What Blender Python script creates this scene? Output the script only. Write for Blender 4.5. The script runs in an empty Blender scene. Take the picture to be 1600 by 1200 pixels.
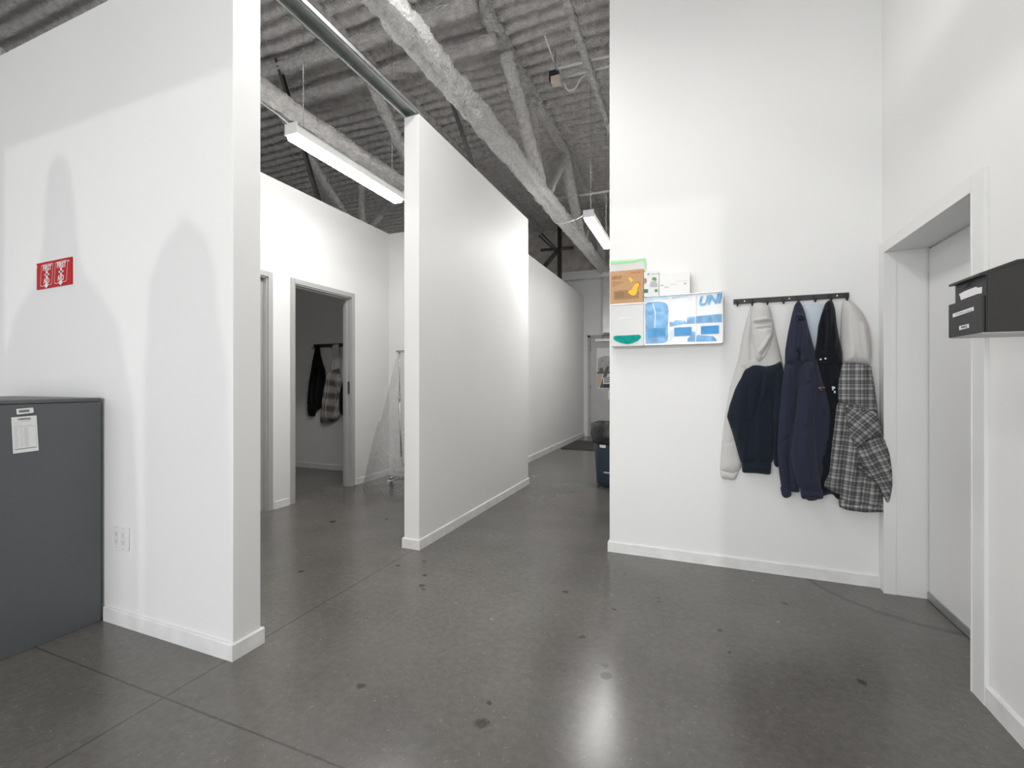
import bpy, bmesh, math, random
import numpy as np
from mathutils import Vector, Matrix
from mathutils.geometry import delaunay_2d_cdt
random.seed(7); np.random.seed(7)
S = bpy.context.scene
COL = S.collection
PI = math.pi
# ------------------------------------------------------------------ camera
F = 720.0; H = 1.32; YAW = math.radians(21.8); VH = 597.5
cam = bpy.data.cameras.new('camera'); cam.sensor_width = 36; cam.lens = F/1600*36
cam.shift_y = -(600-VH)/1600; cam.clip_start = .02
co = bpy.data.objects.new('camera', cam); COL.objects.link(co)
co.location = (0, 0, H); co.rotation_euler = (PI/2, 0, YAW); S.camera = co
# ------------------------------------------------------------------ view + world
S.view_settings.view_transform = 'Standard'; S.view_settings.look = 'None'
S.view_settings.gamma = 1; S.view_settings.exposure = 0.70
w = bpy.data.worlds.new('world'); S.world = w; w.use_nodes = True
w.node_tree.nodes['Background'].inputs[0].default_value = (.93, .96, 1, 1)
w.node_tree.nodes['Background'].inputs[1].default_value = 1.0
# ------------------------------------------------------------------ lights
def area(name, loc, rot, sx, sy, power, color=(1, 1, 1), spread=PI):
    l = bpy.data.lights.new(name, 'AREA'); l.shape = 'RECTANGLE'; l.size = sx; l.size_y = sy
    l.energy = power; l.color = color; l.spread = spread
    o = bpy.data.objects.new(name, l); COL.objects.link(o); o.location = loc; o.rotation_euler = rot
    return o
# daylight coming through the shop-front glazing behind the camera
area('daylight_glazing', (-2.0, -4.35, 1.7), (PI/2, 0, 0), 5.2, 3.0, 110, (.98, .99, 1))
def lamp_spot(name, loc, target, power, r=.02, size=50, color=(1, .99, .97)):
    l = bpy.data.lights.new(name, 'SPOT'); l.energy = power; l.spot_size = math.radians(size); l.spot_blend = .1
    l.shadow_soft_size = r; l.color = color
    o = bpy.data.objects.new(name, l); COL.objects.link(o); o.location = loc
    o.rotation_euler = (Vector(target)-Vector(loc)).to_track_quat('-Z', 'Y').to_euler()
    return o
# sunlight glancing off parked windscreens outside, entering through the glazing
lamp_spot('sun_glint', (-.5, -11.0, 3.8), (-1.6, 2.5, 1.6), 500, .03, 30)
lamp_spot('faint_sun_glint', (-1.0, -10.0, .5), (-.5, 3.6, 2.6), 60, .03, 18)

# ------------------------------------------------------------------ pixel -> world on real planes
CY, SY = math.cos(YAW), math.sin(YAW)
def ray(u, v):
    s = (u-800)/F
    return Vector((-SY+s*CY, CY+s*SY, (VH-v)/F))
def P(u, v, axis, val):
    r = ray(u, v); o = (0, 0, H); k = 'xyz'.index(axis)
    d = (val-o[k])/r[k]
    return Vector((r[0]*d, r[1]*d, H+r[2]*d))
def PY(u, v, y): return P(u, v, 'y', y)
def PX(u, v, x): return P(u, v, 'x', x)
def PZ(u, v, z): return P(u, v, 'z', z)

# ------------------------------------------------------------------ materials
MATS = {}
def mat(name, color, rough=.5, metal=0, var=.0, vscale=4, bump=0, bscale=30, bdist=.02, spec=.5, coat=0, detail=4, sheen=0, trans=0):
    if name in MATS: return MATS[name]
    m = bpy.data.materials.new(name); m.use_nodes = True; nt = m.node_tree; b = nt.nodes['Principled BSDF']
    c = color if len(color) == 4 else (*color, 1)
    b.inputs['Base Color'].default_value = c
    b.inputs['Roughness'].default_value = rough; b.inputs['Metallic'].default_value = metal
    b.inputs['Specular IOR Level'].default_value = spec
    b.inputs['Coat Weight'].default_value = coat
    if sheen: b.inputs['Sheen Weight'].default_value = sheen
    tc = nt.nodes.new('ShaderNodeTexCoord')
    if var or not bump:
        n = nt.nodes.new('ShaderNodeTexNoise'); n.inputs['Scale'].default_value = vscale; n.inputs['Detail'].default_value = detail
        nt.links.new(tc.outputs['Object'], n.inputs['Vector'])
        r = nt.nodes.new('ShaderNodeValToRGB'); v = var or .02
        r.color_ramp.elements[0].position = .3; r.color_ramp.elements[1].position = .7
        r.color_ramp.elements[0].color = (*[x*(1-v) for x in c[:3]], 1)
        r.color_ramp.elements[1].color = (*[min(1, x*(1+v)) for x in c[:3]], 1)
        nt.links.new(n.outputs['Fac'], r.inputs['Fac']); nt.links.new(r.outputs['Color'], b.inputs['Base Color'])
    if bump:
        n = nt.nodes.new('ShaderNodeTexNoise'); n.inputs['Scale'].default_value = bscale; n.inputs['Detail'].default_value = 6
        nt.links.new(tc.outputs['Object'], n.inputs['Vector'])
        bp = nt.nodes.new('ShaderNodeBump'); bp.inputs['Strength'].default_value = bump; bp.inputs['Distance'].default_value = bdist
        nt.links.new(n.outputs['Fac'], bp.inputs['Height']); nt.links.new(bp.outputs['Normal'], b.inputs['Normal'])
    MATS[name] = m; return m
def emis(name, color, strength):
    m = bpy.data.materials.new(name); m.use_nodes = True; nt = m.node_tree; b = nt.nodes['Principled BSDF']
    b.inputs['Base Color'].default_value = (*color, 1); b.inputs['Emission Color'].default_value = (*color, 1)
    b.inputs['Emission Strength'].default_value = strength; return m
def clear(name, alpha=.12, color=(1, 1, 1), rough=.05, ior=1.5):
    m = bpy.data.materials.new(name); m.use_nodes = True; nt = m.node_tree
    for n in list(nt.nodes): nt.nodes.remove(n)
    o = nt.nodes.new('ShaderNodeOutputMaterial'); t = nt.nodes.new('ShaderNodeBsdfTransparent'); g = nt.nodes.new('ShaderNodeBsdfGlossy')
    d = nt.nodes.new('ShaderNodeBsdfDiffuse'); d.inputs[0].default_value = (*color, 1)
    g.inputs['Roughness'].default_value = rough; g.inputs[0].default_value = (.95, .95, .95, 1)
    lw = nt.nodes.new('ShaderNodeLayerWeight'); pw = nt.nodes.new('ShaderNodeMath'); pw.operation = 'POWER'; pw.inputs[1].default_value = 4
    nt.links.new(lw.outputs['Facing'], pw.inputs[0])
    fr = nt.nodes.new('ShaderNodeMath'); fr.operation = 'MULTIPLY_ADD'; fr.inputs[1].default_value = (ior-1)*1.2; fr.inputs[2].default_value = ((ior-1)/(ior+1))**2
    nt.links.new(pw.outputs[0], fr.inputs[0])
    m1 = nt.nodes.new('ShaderNodeMixShader'); m1.inputs[0].default_value = alpha
    m2 = nt.nodes.new('ShaderNodeMixShader')
    nt.links.new(t.outputs[0], m1.inputs[1]); nt.links.new(d.outputs[0], m1.inputs[2])
    nt.links.new(fr.outputs[0], m2.inputs[0]); nt.links.new(m1.outputs[0], m2.inputs[1]); nt.links.new(g.outputs[0], m2.inputs[2])
    nt.links.new(m2.outputs[0], o.inputs[0])
    if name == 'clear_plastic_sheet':
        n = nt.nodes.new('ShaderNodeTexNoise'); n.inputs['Scale'].default_value = 9; n.inputs['Distortion'].default_value = 1.5
        tc = nt.nodes.new('ShaderNodeTexCoord'); nt.links.new(tc.outputs['Object'], n.inputs['Vector'])
        bp = nt.nodes.new('ShaderNodeBump'); bp.inputs['Strength'].default_value = .9; bp.inputs['Distance'].default_value = .08
        nt.links.new(n.outputs['Fac'], bp.inputs['Height']); nt.links.new(bp.outputs[0], g.inputs['Normal']); nt.links.new(bp.outputs[0], lw.inputs['Normal'])
    return m

M_WALL = mat('white_wall_paint', (.82, .82, .81), .5, var=.012, vscale=1.2, spec=.4)
M_WALLF = mat('white_matt_wall_paint', (.80, .80, .79), .5, var=.012, vscale=1.2, spec=.35)
M_BASE = mat('baseboard_paint', (.78, .78, .77), .35, var=.07, vscale=9, spec=.4)
M_TRIM = mat('trim_paint', (.78, .78, .77), .35, var=.015, vscale=3)
M_FRAME = mat('grey_door_frame_paint', (.42, .42, .415), .4, var=.02)
M_DOOR = mat('door_paint', (.76, .76, .755), .38, var=.015, vscale=2)
M_SPRAY = mat('sprayed_fireproofing', (.84, .81, .785), .95, var=.15, vscale=14, bump=1.0, bscale=55, bdist=.06, spec=.1, detail=8)
M_SPRAYL = mat('pale_sprayed_fireproofing', (.84, .83, .81), .95, var=.12, vscale=22, bump=1.0, bscale=38, bdist=.07, spec=.1, detail=8)
M_SPRAYM = mat('grey_sprayed_fireproofing', (.82, .80, .78), .95, var=.15, vscale=20, bump=1.0, bscale=50, bdist=.06, spec=.1, detail=8)
M_ZINC = mat('galvanised_steel', (.42, .44, .435), .38, .7, var=.15, vscale=12)
M_DZINC = mat('dark_steel', (.12, .12, .12), .5, .6, var=.15, vscale=12)
M_CHROME = mat('chrome', (.62, .62, .62), .18, 1)
M_CAB = mat('charcoal_cabinet_enamel', (.105, .112, .118), .42, var=.03, vscale=3, spec=.4)
M_BLACK = mat('black_enamel', (.022, .022, .023), .4)
M_DGREY = mat('dark_grey_enamel', (.035, .034, .033), .42)
M_PAPER = mat('white_paper', (.80, .80, .80), .7)
M_INK = mat('ink', (.12, .12, .12), .7)
M_INKL = mat('pale_ink', (.45, .45, .45), .7)
M_RED = mat('red_sign_plastic', (.52, .008, .014), .4, spec=.25)
M_WHITEP = mat('white_plastic', (.82, .82, .81), .35)
M_CARD = mat('brown_cardboard', (.55, .33, .165), .7, var=.04, vscale=8)
M_CARDD = mat('dark_print_on_cardboard', (.30, .17, .075), .7)
M_YEL = mat('yellow_print', (.85, .55, .02), .5)
M_ORG = mat('orange_print', (.75, .12, .03), .5)
M_GRN = mat('green_print', (.14, .32, .06), .5)
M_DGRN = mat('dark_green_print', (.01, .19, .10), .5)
M_ZIP = mat('green_zip_seal', (.30, .80, .32), .4)
M_TEAL = mat('teal_nitrile', (0, .33, .28), .5, var=.3, vscale=40, spec=.1)
M_GLITE = mat('light_grey_plastic', (.62, .62, .62), .25, spec=.5)
M_BLUE = mat('strong_blue_film', (0, .27, .62), .3, var=.3, vscale=30, spec=.15)
M_LBLUE = mat('light_blue_film_and_reflection', (.17, .42, .72), .3, var=.35, vscale=25, spec=.15)
M_PBLUE = mat('pale_blue_reflection', (.55, .72, .86), .3, var=.15, vscale=25)
M_FILMW = mat('white_film_and_reflection', (.88, .89, .91), .35, spec=.3)
M_BIN = mat('blue_grey_bin_plastic', (.022, .042, .06), .4, var=.15, vscale=8)
M_BAG = mat('black_bin_bag', (.02, .02, .022), .16, bump=.9, bscale=18)
M_MAT = mat('dark_floor_mat_pile', (.06, .058, .055), .95, var=.3, vscale=60, bump=.6, bscale=200)
def cloth(name, c, var=.10, sheen=.15):
    return mat(name, c, .95, var=var, vscale=300, bump=.25, bscale=700, spec=.15, detail=2, sheen=sheen)
M_GREYC = cloth('light_grey_fleece', (.64, .63, .61), .05)
M_NAVY1 = cloth('dark_navy_fleece', (.013, .019, .030), .2)
M_NAVY2 = cloth('navy_fleece', (.028, .032, .056), .2)
M_BLK = cloth('black_fleece', (.008, .010, .015), .25)
M_PALEB = cloth('pale_blue_cotton', (.60, .68, .76), .03)
M_BLK2 = cloth('black_wool', (.006, .006, .006), .25)

def plaid(name, dark, mid, light, red=None, k=1.0):
    m = bpy.data.materials.new(name); m.use_nodes = True; nt = m.node_tree; b = nt.nodes['Principled BSDF']
    b.inputs['Roughness'].default_value = .95; b.inputs['Specular IOR Level'].default_value = .1
    uv = nt.nodes.new('ShaderNodeUVMap'); sep = nt.nodes.new('ShaderNodeSeparateXYZ'); nt.links.new(uv.outputs[0], sep.inputs[0])
    def band(sock, period, stops):
        a = nt.nodes.new('ShaderNodeMath'); a.operation = 'MULTIPLY'; a.inputs[1].default_value = 1/period; nt.links.new(sock, a.inputs[0])
        f = nt.nodes.new('ShaderNodeMath'); f.operation = 'FRACT'; nt.links.new(a.outputs[0], f.inputs[0])
        r = nt.nodes.new('ShaderNodeValToRGB'); r.color_ramp.interpolation = 'CONSTANT'
        while len(r.color_ramp.elements) > 1: r.color_ramp.elements.remove(r.color_ramp.elements[0])
        r.color_ramp.elements[0].position = 0; r.color_ramp.elements[0].color = (*[stops[0][1]]*3, 1)
        for p, v in stops[1:]:
            e = r.color_ramp.elements.new(p); e.color = (v, v, v, 1)
        nt.links.new(f.outputs[0], r.inputs[0]); return r.outputs[0]
    if red is None:
        st = [(0, .9), (.035, .35), (.14, .0), (.30, .55), (.335, 0), (.50, .35), (.60, .95), (.64, .35), (.70, .95), (.73, .35), (.86, .1)]
    else:
        st = [(0, 1), (.42, .0), (.46, 1), (.50, .25), (.88, 1), (.92, .0), (.95, 1)]
    bx, by = band(sep.outputs[0], .115*k, st), band(sep.outputs[1], .10*k, st)
    mx = nt.nodes.new('ShaderNodeMix'); mx.data_type = 'FLOAT'; mx.inputs[0].default_value = .5
    nt.links.new(bx, mx.inputs[2]); nt.links.new(by, mx.inputs[3])
    n = nt.nodes.new('ShaderNodeTexNoise'); n.inputs['Scale'].default_value = 260
    ad = nt.nodes.new('ShaderNodeMath'); ad.operation = 'MULTIPLY_ADD'; ad.inputs[1].default_value = .22; ad.inputs[2].default_value = -.11
    nt.links.new(n.outputs[0], ad.inputs[0]); ad2 = nt.nodes.new('ShaderNodeMath'); nt.links.new(ad.outputs[0], ad2.inputs[0]); nt.links.new(mx.outputs[0], ad2.inputs[1])
    r = nt.nodes.new('ShaderNodeValToRGB'); e = r.color_ramp.elements
    e[0].position = .05; e[0].color = (*dark, 1); e[1].position = .92; e[1].color = (*light, 1)
    x = e.new(.45); x.color = (*mid, 1)
    nt.links.new(ad2.outputs[0], r.inputs[0]); nt.links.new(r.outputs[0], b.inputs['Base Color']); return m
M_PLAID = plaid('grey_flannel_plaid', (.075, .075, .075), (.23, .23, .228), (.80, .80, .79), k=.62)
M_PLAID2 = plaid('brown_and_cream_plaid', (.09, .075, .07), (.22, .19, .18), (.62, .60, .56), red=1, k=1.9)

# polished concrete floor
def floor_mat():
    m = bpy.data.materials.new('polished_concrete'); m.use_nodes = True; nt = m.node_tree; b = nt.nodes['Principled BSDF']
    N, L = nt.nodes.new, nt.links.new
    tc = N('ShaderNodeTexCoord')
    def noise(scale, detail=6, rough=.6, dist=0):
        n = N('ShaderNodeTexNoise'); n.inputs['Scale'].default_value = scale; n.inputs['Detail'].default_value = detail
        n.inputs['Roughness'].default_value = rough; n.inputs['Distortion'].default_value = dist; L(tc.outputs['Object'], n.inputs['Vector']); return n.outputs['Fac']
    def ramp(s, stops):
        r = N('ShaderNodeValToRGB'); e = r.color_ramp.elements
        e[0].position, e[0].color = stops[0][0], (*[stops[0][1]]*3, 1) if not isinstance(stops[0][1], tuple) else (*stops[0][1], 1)
        e[1].position, e[1].color = stops[-1][0], (*[stops[-1][1]]*3, 1) if not isinstance(stops[-1][1], tuple) else (*stops[-1][1], 1)
        L(s, r.inputs[0]); return r.outputs[0]
    def math_(op, a, bb=None, c=None):
        n = N('ShaderNodeMath'); n.operation = op
        for i, x in enumerate((a, bb, c)):
            if x is None: continue
            if hasattr(x, 'node'): L(x, n.inputs[i])
            else: n.inputs[i].default_value = x
        return n.outputs[0]
    base = ramp(noise(1.0, 6, .55), [(.25, (.100, .094, .086)), (.78, (.180, .171, .157))])
    fine = ramp(noise(28, 6, .7), [(.3, .80), (.75, 1.12)])
    mul = N('ShaderNodeMix'); mul.data_type = 'RGBA'; mul.blend_type = 'MULTIPLY'; mul.inputs[0].default_value = 1
    L(base, mul.inputs[6]); L(fine, mul.inputs[7]); cur = mul.outputs[2]
    sep = N('ShaderNodeSeparateXYZ'); L(tc.outputs['Object'], sep.inputs[0]); X, Y = sep.outputs[0], sep.outputs[1]
    wob = math_('MULTIPLY', math_('SUBTRACT', noise(9, 3), .5), .03)
    mask = None
    def addm(x):
        nonlocal mask
        mask = x if mask is None else math_('MAXIMUM', mask, x)
    # saw-cut joints
    for ax, v in ((X, -2.07), (Y, 1.25), (Y, 6.4)):
        d = math_('ABSOLUTE', math_('SUBTRACT', math_('ADD', ax, math_('MULTIPLY', wob, .12)), v))
        addm(math_('MULTIPLY', math_('LESS_THAN', d, .0045), .55))
    # round stains
    wob2 = math_('MULTIPLY', math_('SUBTRACT', noise(26, 4), .5), .05)
    for (u, v, r) in ((564, 1072, .023), (660, 915, .022), (661, 921, .018), (752, 1130, .032), (945, 1040, .02), (946, 1056, .03), (910, 995, .02), (1226, 943, .022), (1125, 985, .018), (1347, 1066, .022), (884, 925, .02), (960, 952, .013), (1030, 940, .016), (1028, 934, .012), (663, 877, .02), (622, 884, .02), (664, 899, .02), (470, 893, .02), (764, 1098, .01), (520, 815, .04), (603, 811, .025), (975, 897, .012), (1140, 1020, .012)):
        c = PZ(u, v, 0)
        dx = math_('SUBTRACT', X, c.x); dy = math_('SUBTRACT', Y, c.y)
        d = math_('ADD', math_('SQRT', math_('ADD', math_('MULTIPLY', dx, dx), math_('MULTIPLY', dy, dy))), wob2)
        addm(math_('MULTIPLY', math_('SUBTRACT', 1.0, math_('SMOOTH_MIN', math_('DIVIDE', d, r), 1.0, .25)), 2.4))
    # worn arc swept in front of the door
    c = (1.40, 3.85)
    dx = math_('SUBTRACT', X, c[0]); dy = math_('SUBTRACT', Y, c[1])
    d = math_('ADD', math_('SQRT', math_('ADD', math_('MULTIPLY', dx, dx), math_('MULTIPLY', dy, dy))), wob)
    ring = math_('SUBTRACT', 1.0, math_('MINIMUM', math_('DIVIDE', math_('ABSOLUTE', math_('SUBTRACT', d, .74)), .035), 1.0))
    addm(math_('MULTIPLY', math_('MULTIPLY', ring, math_('GREATER_THAN', Y, 2.7)), .55))
    mx = N('ShaderNodeMix'); mx.data_type = 'RGBA'; L(math_('MINIMUM', math_('MAXIMUM', mask, 0.0), .8), mx.inputs[0]); L(cur, mx.inputs[6]); mx.inputs[7].default_value = (.03, .028, .026, 1)
    # pale chips
    vo = N('ShaderNodeTexVoronoi'); vo.inputs['Scale'].default_value = 3.2; L(tc.outputs['Object'], vo.inputs['Vector'])
    chip = math_('MULTIPLY', math_('LESS_THAN', vo.outputs['Distance'], .028), .8)
    scr = math_('MULTIPLY', math_('GREATER_THAN', noise(60, 2, .4, 1.5), .69), .4)
    mx2 = N('ShaderNodeMix'); mx2.data_type = 'RGBA'; L(math_('MAXIMUM', chip, scr), mx2.inputs[0]); L(mx.outputs[2], mx2.inputs[6]); mx2.inputs[7].default_value = (.28, .27, .255, 1)
    L(mx2.outputs[2], b.inputs['Base Color'])
    ro = N('ShaderNodeMapRange'); L(noise(3.5, 5), ro.inputs[0]); ro.inputs[3].default_value = .20; ro.inputs[4].default_value = .265
    L(ro.outputs[0], b.inputs['Roughness']); b.inputs['Specular IOR Level'].default_value = .5
    bp = N('ShaderNodeBump'); bp.inputs['Strength'].default_value = .08; bp.inputs['Distance'].default_value = .004
    L(noise(14, 5), bp.inputs['Height']); L(bp.outputs[0], b.inputs['Normal'])
    return m
M_FLOOR = floor_mat()

# ------------------------------------------------------------------ object helpers
def link(name, me, m, parent=None, smooth=False):
    o = bpy.data.objects.new(name, me); COL.objects.link(o)
    if m: me.materials.append(m)
    if smooth:
        for p in me.polygons: p.use_smooth = True
    if parent: o.parent = parent; o.matrix_parent_inverse = parent.matrix_world.inverted() if False else Matrix.Translation(-Vector(parent.location))
    return o
def fromdata(name, vs, fs, m, parent=None, smooth=False, uv=None):
    me = bpy.data.meshes.new(name); me.from_pydata([tuple(v) for v in vs], [], fs); me.validate(); me.update()
    if uv is not None:
        l = me.uv_layers.new(name='UVMap')
        for lp in me.loops: l.data[lp.index].uv = uv[lp.vertex_index]
    return link(name, me, m, parent, smooth)
def bmobj(name, bm, m, parent=None, smooth=False):
    bmesh.ops.recalc_face_normals(bm, faces=bm.faces)
    me = bpy.data.meshes.new(name); bm.to_mesh(me); bm.free(); return link(name, me, m, parent, smooth)
def bx(bm, a, b, bev=0):
    a = Vector(a); b = Vector(b); lo = Vector(map(min, a, b)); hi = Vector(map(max, a, b))
    r = bmesh.ops.create_cube(bm, size=1, matrix=Matrix.Translation((lo+hi)/2) @ Matrix.Diagonal((*(hi-lo), 1)))
    if bev:
        es = set(e for v in r['verts'] for e in v.link_edges)
        bmesh.ops.bevel(bm, geom=list(es), offset=bev, segments=2, profile=.6, affect='EDGES')
def box(name, a, b, m, parent=None, bev=0):
    bm = bmesh.new(); bx(bm, a, b, bev); return bmobj(name, bm, m, parent)
def cylb(bm, p, q, r, r2=None, seg=16):
    p = Vector(p); q = Vector(q); d = q-p
    mt = Matrix.Translation((p+q)/2) @ d.to_track_quat('Z', 'Y').to_matrix().to_4x4()
    bmesh.ops.create_cone(bm, cap_ends=True, segments=seg, radius1=r, radius2=r if r2 is None else r2, depth=d.length, matrix=mt)
def cyl(name, p, q, r, m, parent=None, r2=None, seg=16):
    bm = bmesh.new(); cylb(bm, p, q, r, r2, seg); o = bmobj(name, bm, m, parent)
    for pl in o.data.polygons: pl.use_smooth = len(pl.vertices) == 4
    return o
def tube(name, pts, r, m, parent=None, seg=8, sub=8):
    pts = [Vector(p) for p in pts]
    if sub > 1 and len(pts) > 2:
        out = []
        for i in range(len(pts)-1):
            p0 = pts[max(i-1, 0)]; p1 = pts[i]; p2 = pts[i+1]; p3 = pts[min(i+2, len(pts)-1)]
            for k in range(sub):
                t = k/sub
                out.append(.5*((2*p1)+(-p0+p2)*t+(2*p0-5*p1+4*p2-p3)*t*t+(-p0+3*p1-3*p2+p3)*t**3))
        out.append(pts[-1]); pts = out
    vs, fs = [], []
    for i, p in enumerate(pts):
        d = (pts[min(i+1, len(pts)-1)]-pts[max(i-1, 0)]).normalized()
        q = d.to_track_quat('Z', 'Y')
        for k in range(seg):
            a = 2*PI*k/seg; vs.append(p + q @ Vector((r*math.cos(a), r*math.sin(a), 0)))
    for i in range(len(pts)-1):
        for k in range(seg):
            a = i*seg+k; b = i*seg+(k+1) % seg; fs.append((a, b, b+seg, a+seg))
    fs.append(tuple(range(seg))[::-1]); fs.append(tuple(range(len(vs)-seg, len(vs))))
    return fromdata(name, vs, fs, m, parent, True)
def prism(name, pts, off, m, parent=None):
    """flat outline (3-D points in one plane) thickened by the vector off"""
    pts = [Vector(p) for p in pts]; n = len(pts); off = Vector(off)
    vs = pts+[p+off for p in pts]
    fs = [tuple(range(n)), tuple(range(2*n-1, n-1, -1))]+[(i, (i+1) % n, (i+1) % n+n, i+n) for i in range(n)]
    bm = bmesh.new(); bv = [bm.verts.new(v) for v in vs]
    for f in fs: bm.faces.new([bv[i] for i in f])
    return bmobj(name, bm, m, parent)
def thing(name, label, cat, loc=(0, 0, 0), group=None):
    o = bpy.data.objects.new(name, None); COL.objects.link(o); o.location = loc; o.empty_display_size = .1
    return tag(o, label, cat, group)
def tag(o, label, cat, group=None, kind=None):
    o['label'] = label; o['category'] = cat
    if group: o['group'] = group
    if kind: o['kind'] = kind
    return o
def struct(o): o['kind'] = 'structure'; return o
def text(name, body, loc, rot, size, m, parent=None, ext=.0006, align='CENTER', shear=0, xs=1, bold=0):
    cu = bpy.data.curves.new(name, 'FONT'); cu.body = body; cu.size = size; cu.extrude = ext; cu.align_x = align; cu.align_y = 'CENTER'
    cu.shear = shear; cu.offset = bold; cu.resolution_u = 3
    t = bpy.data.objects.new(name, cu); COL.objects.link(t); dg = bpy.context.evaluated_depsgraph_get()
    me = bpy.data.meshes.new_from_object(t.evaluated_get(dg)); bpy.data.objects.remove(t)
    R = Matrix.Translation(loc) @ rot.to_matrix().to_4x4() @ Matrix.Diagonal((xs, 1, 1, 1))
    me.transform(R); me.materials.clear()
    return link(name, me, m, parent)
from mathutils import Euler
R_S = Euler((PI/2, 0, 0)); R_E = Euler((PI/2, 0, PI/2)); R_W = Euler((PI/2, 0, -PI/2))   # facing -Y, +X, -X

# ------------------------------------------------------------------ SETTING
TOP = 3.44; CEIL = 5.22
YL, XE = 1.541, -2.045       # left wall face, its end
XP, YP0, YP1 = -2.03, 3.103, 5.645  # partition
XB, YB = -4.075, 5.46        # room's west wall and north wall
XR, YR = -.63, 3.63          # hook wall
XD = 1.107                   # east wall
XHW, YEND = -2.578, 11.2
struct(box('floor', (-8.2, -4.6, -.1), (2.2, 11.5, 0), M_FLOOR))
def wall(name, boxes, m=M_WALL, bev=.004):
    bm = bmesh.new()
    for a, b in boxes: bx(bm, a, b, bev)
    return struct(bmobj(name, bm, m))
wall('wall_left', [((-8, YL, 0), (XE, YL+.15, TOP))])
wall('wall_partition', [((XP-.14, YP0, 0), (XP, YP1, TOP))])
wall('wall_room_north', [((-4.2, YB, 0), (XP-.14, YB+.14, TOP))], M_WALLF, 0)
# west wall with two door openings
d2 = (3.789, 4.682); Z2 = 2.40; d3 = (2.55, 3.45)
wall('wall_room_west', [((XB-.12, YL+.15, 0), (XB, d3[0], TOP)), ((XB-.12, d3[1], 0), (XB, d2[0], TOP)), ((XB-.12, d2[1], 0), (XB, YB, TOP)),
     ((XB-.12, d3[0], Z2), (XB, d3[1], TOP)), ((XB-.12, d2[0], Z2), (XB, d2[1], TOP))], M_WALLF, 0)
wall('wall_hall_west', [((XHW-.14, YB+.14, 0), (XHW, YEND, TOP))], M_WALL, 0)
wall('wall_hooks', [((XR, YR, 0), (XD+.35, YR+.14, CEIL+.1)), ((XR, YR+.14, 0), (XR+.14, YEND, CEIL+.1))])
DY0, DY1, DZ = 2.552, 3.55, 2.143
wall('wall_right', [((XD, -4.5, 0), (XD+.35, DY0, CEIL+.1)), ((XD, DY0, DZ), (XD+.35, YR, CEIL+.1)), ((XD, DY1, 0), (XD+.35, YR, DZ))], M_WALL, 0)
wall('wall_end', [((-6.2, YEND, 0), (XR, YEND+.2, 3.86))], M_WALLF, 0)
wall('wall_end_upper', [((-8.1, YEND+.02, 3.86), (XR, YEND+.2, CEIL+.1))], mat('bare_brown_concrete', (.62, .57, .53), .9, var=.2, vscale=5, bump=.5, bscale=30), 0)
wall('wall_west_outer', [((-8.15, -4.6, 0), (-8, 11.4, CEIL+.1))], M_WALLF, 0)
wall('wall_office_north', [((-8, YB, 0), (-4.2, YB+.12, TOP))], M_WALLF, 0)
wall('wall_office_west', [((-6.6, YL+.15, 0), (-6.5, YB, TOP))], M_WALLF, 0)
# shop front behind the camera: piers, sill, head and mullions
wins = [(-7.6, -5.3), (-5.0, -2.7), (-2.4, -.2)]
fb = [((-8, -4.6, 0), (2, -4.45, .15)), ((-8, -4.6, 3.3), (2, -4.45, CEIL+.1)), ((-8, -4.6, .15), (-7.6, -4.45, 3.3)), ((-5.3, -4.6, .15), (-5.0, -4.45, 3.3)), ((-2.7, -4.6, .15), (-2.4, -4.45, 3.3)), ((-.2, -4.6, .15), (2, -4.45, 3.3))]
wall('wall_front', fb, M_WALLF, 0)

def baseboard(name, a, b, n, h=.08, t=.013):
    """a,b floor points, n outward normal"""
    a = Vector((*a, 0)); b = Vector((*b, 0)); n = Vector((*n, 0))
    prof = [(0, 0), (t, 0), (t, h-.006), (t-.005, h), (0, h)]
    vs = [a+n*x+Vector((0, 0, z)) for x, z in prof]+[b+n*x+Vector((0, 0, z)) for x, z in prof]
    bm = bmesh.new(); v = [bm.verts.new(p) for p in vs]
    for i in range(5): bm.faces.new((v[i], v[(i+1) % 5], v[(i+1) % 5+5], v[i+5]))
    bm.faces.new(v[:5][::-1]); bm.faces.new(v[5:])
    return struct(bmobj(name, bm, M_BASE))
t = .013
baseboard('baseboard_left', (-3.05, YL), (XE, YL), (0, -1))
baseboard('baseboard_left_end', (XE, YL-t), (XE, YL+.15+t), (1, 0))
baseboard('baseboard_left_back', (-4.07, YL+.15), (XE, YL+.15), (0, 1))
baseboard('baseboard_partition', (XP, YP0-t), (XP, YP1+t), (1, 0))
baseboard('baseboard_partition_end', (XP-.14, YP0), (XP, YP0), (0, -1))
baseboard('baseboard_partition_back', (XP-.14, YP0-t), (XP-.14, YB), (-1, 0))
baseboard('baseboard_room_north', (XB, YB), (XP-.14, YB), (0, -1))
baseboard('baseboard_room_west', (XB, YL+.15), (XB, 2.47), (1, 0))
baseboard('baseboard_room_west_middle', (XB, 3.53), (XB, 3.71), (1, 0))
baseboard('baseboard_room_west_end', (XB, 4.765), (XB, YB), (1, 0))
baseboard('baseboard_office_north', (-6.5, YB), (-4.195, YB), (0, -1))
baseboard('baseboard_hall_west', (XHW, YB+.14), (XHW, YEND), (1, 0), .10, .02)
baseboard('baseboard_hooks', (XR, YR), (XD-.0, YR), (0, -1))
baseboard('baseboard_hooks_end', (XR, YR-t), (XR, YEND), (-1, 0))
baseboard('baseboard_right', (XD, -4.4), (XD, 2.46), (-1, 0), .085)

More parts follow.
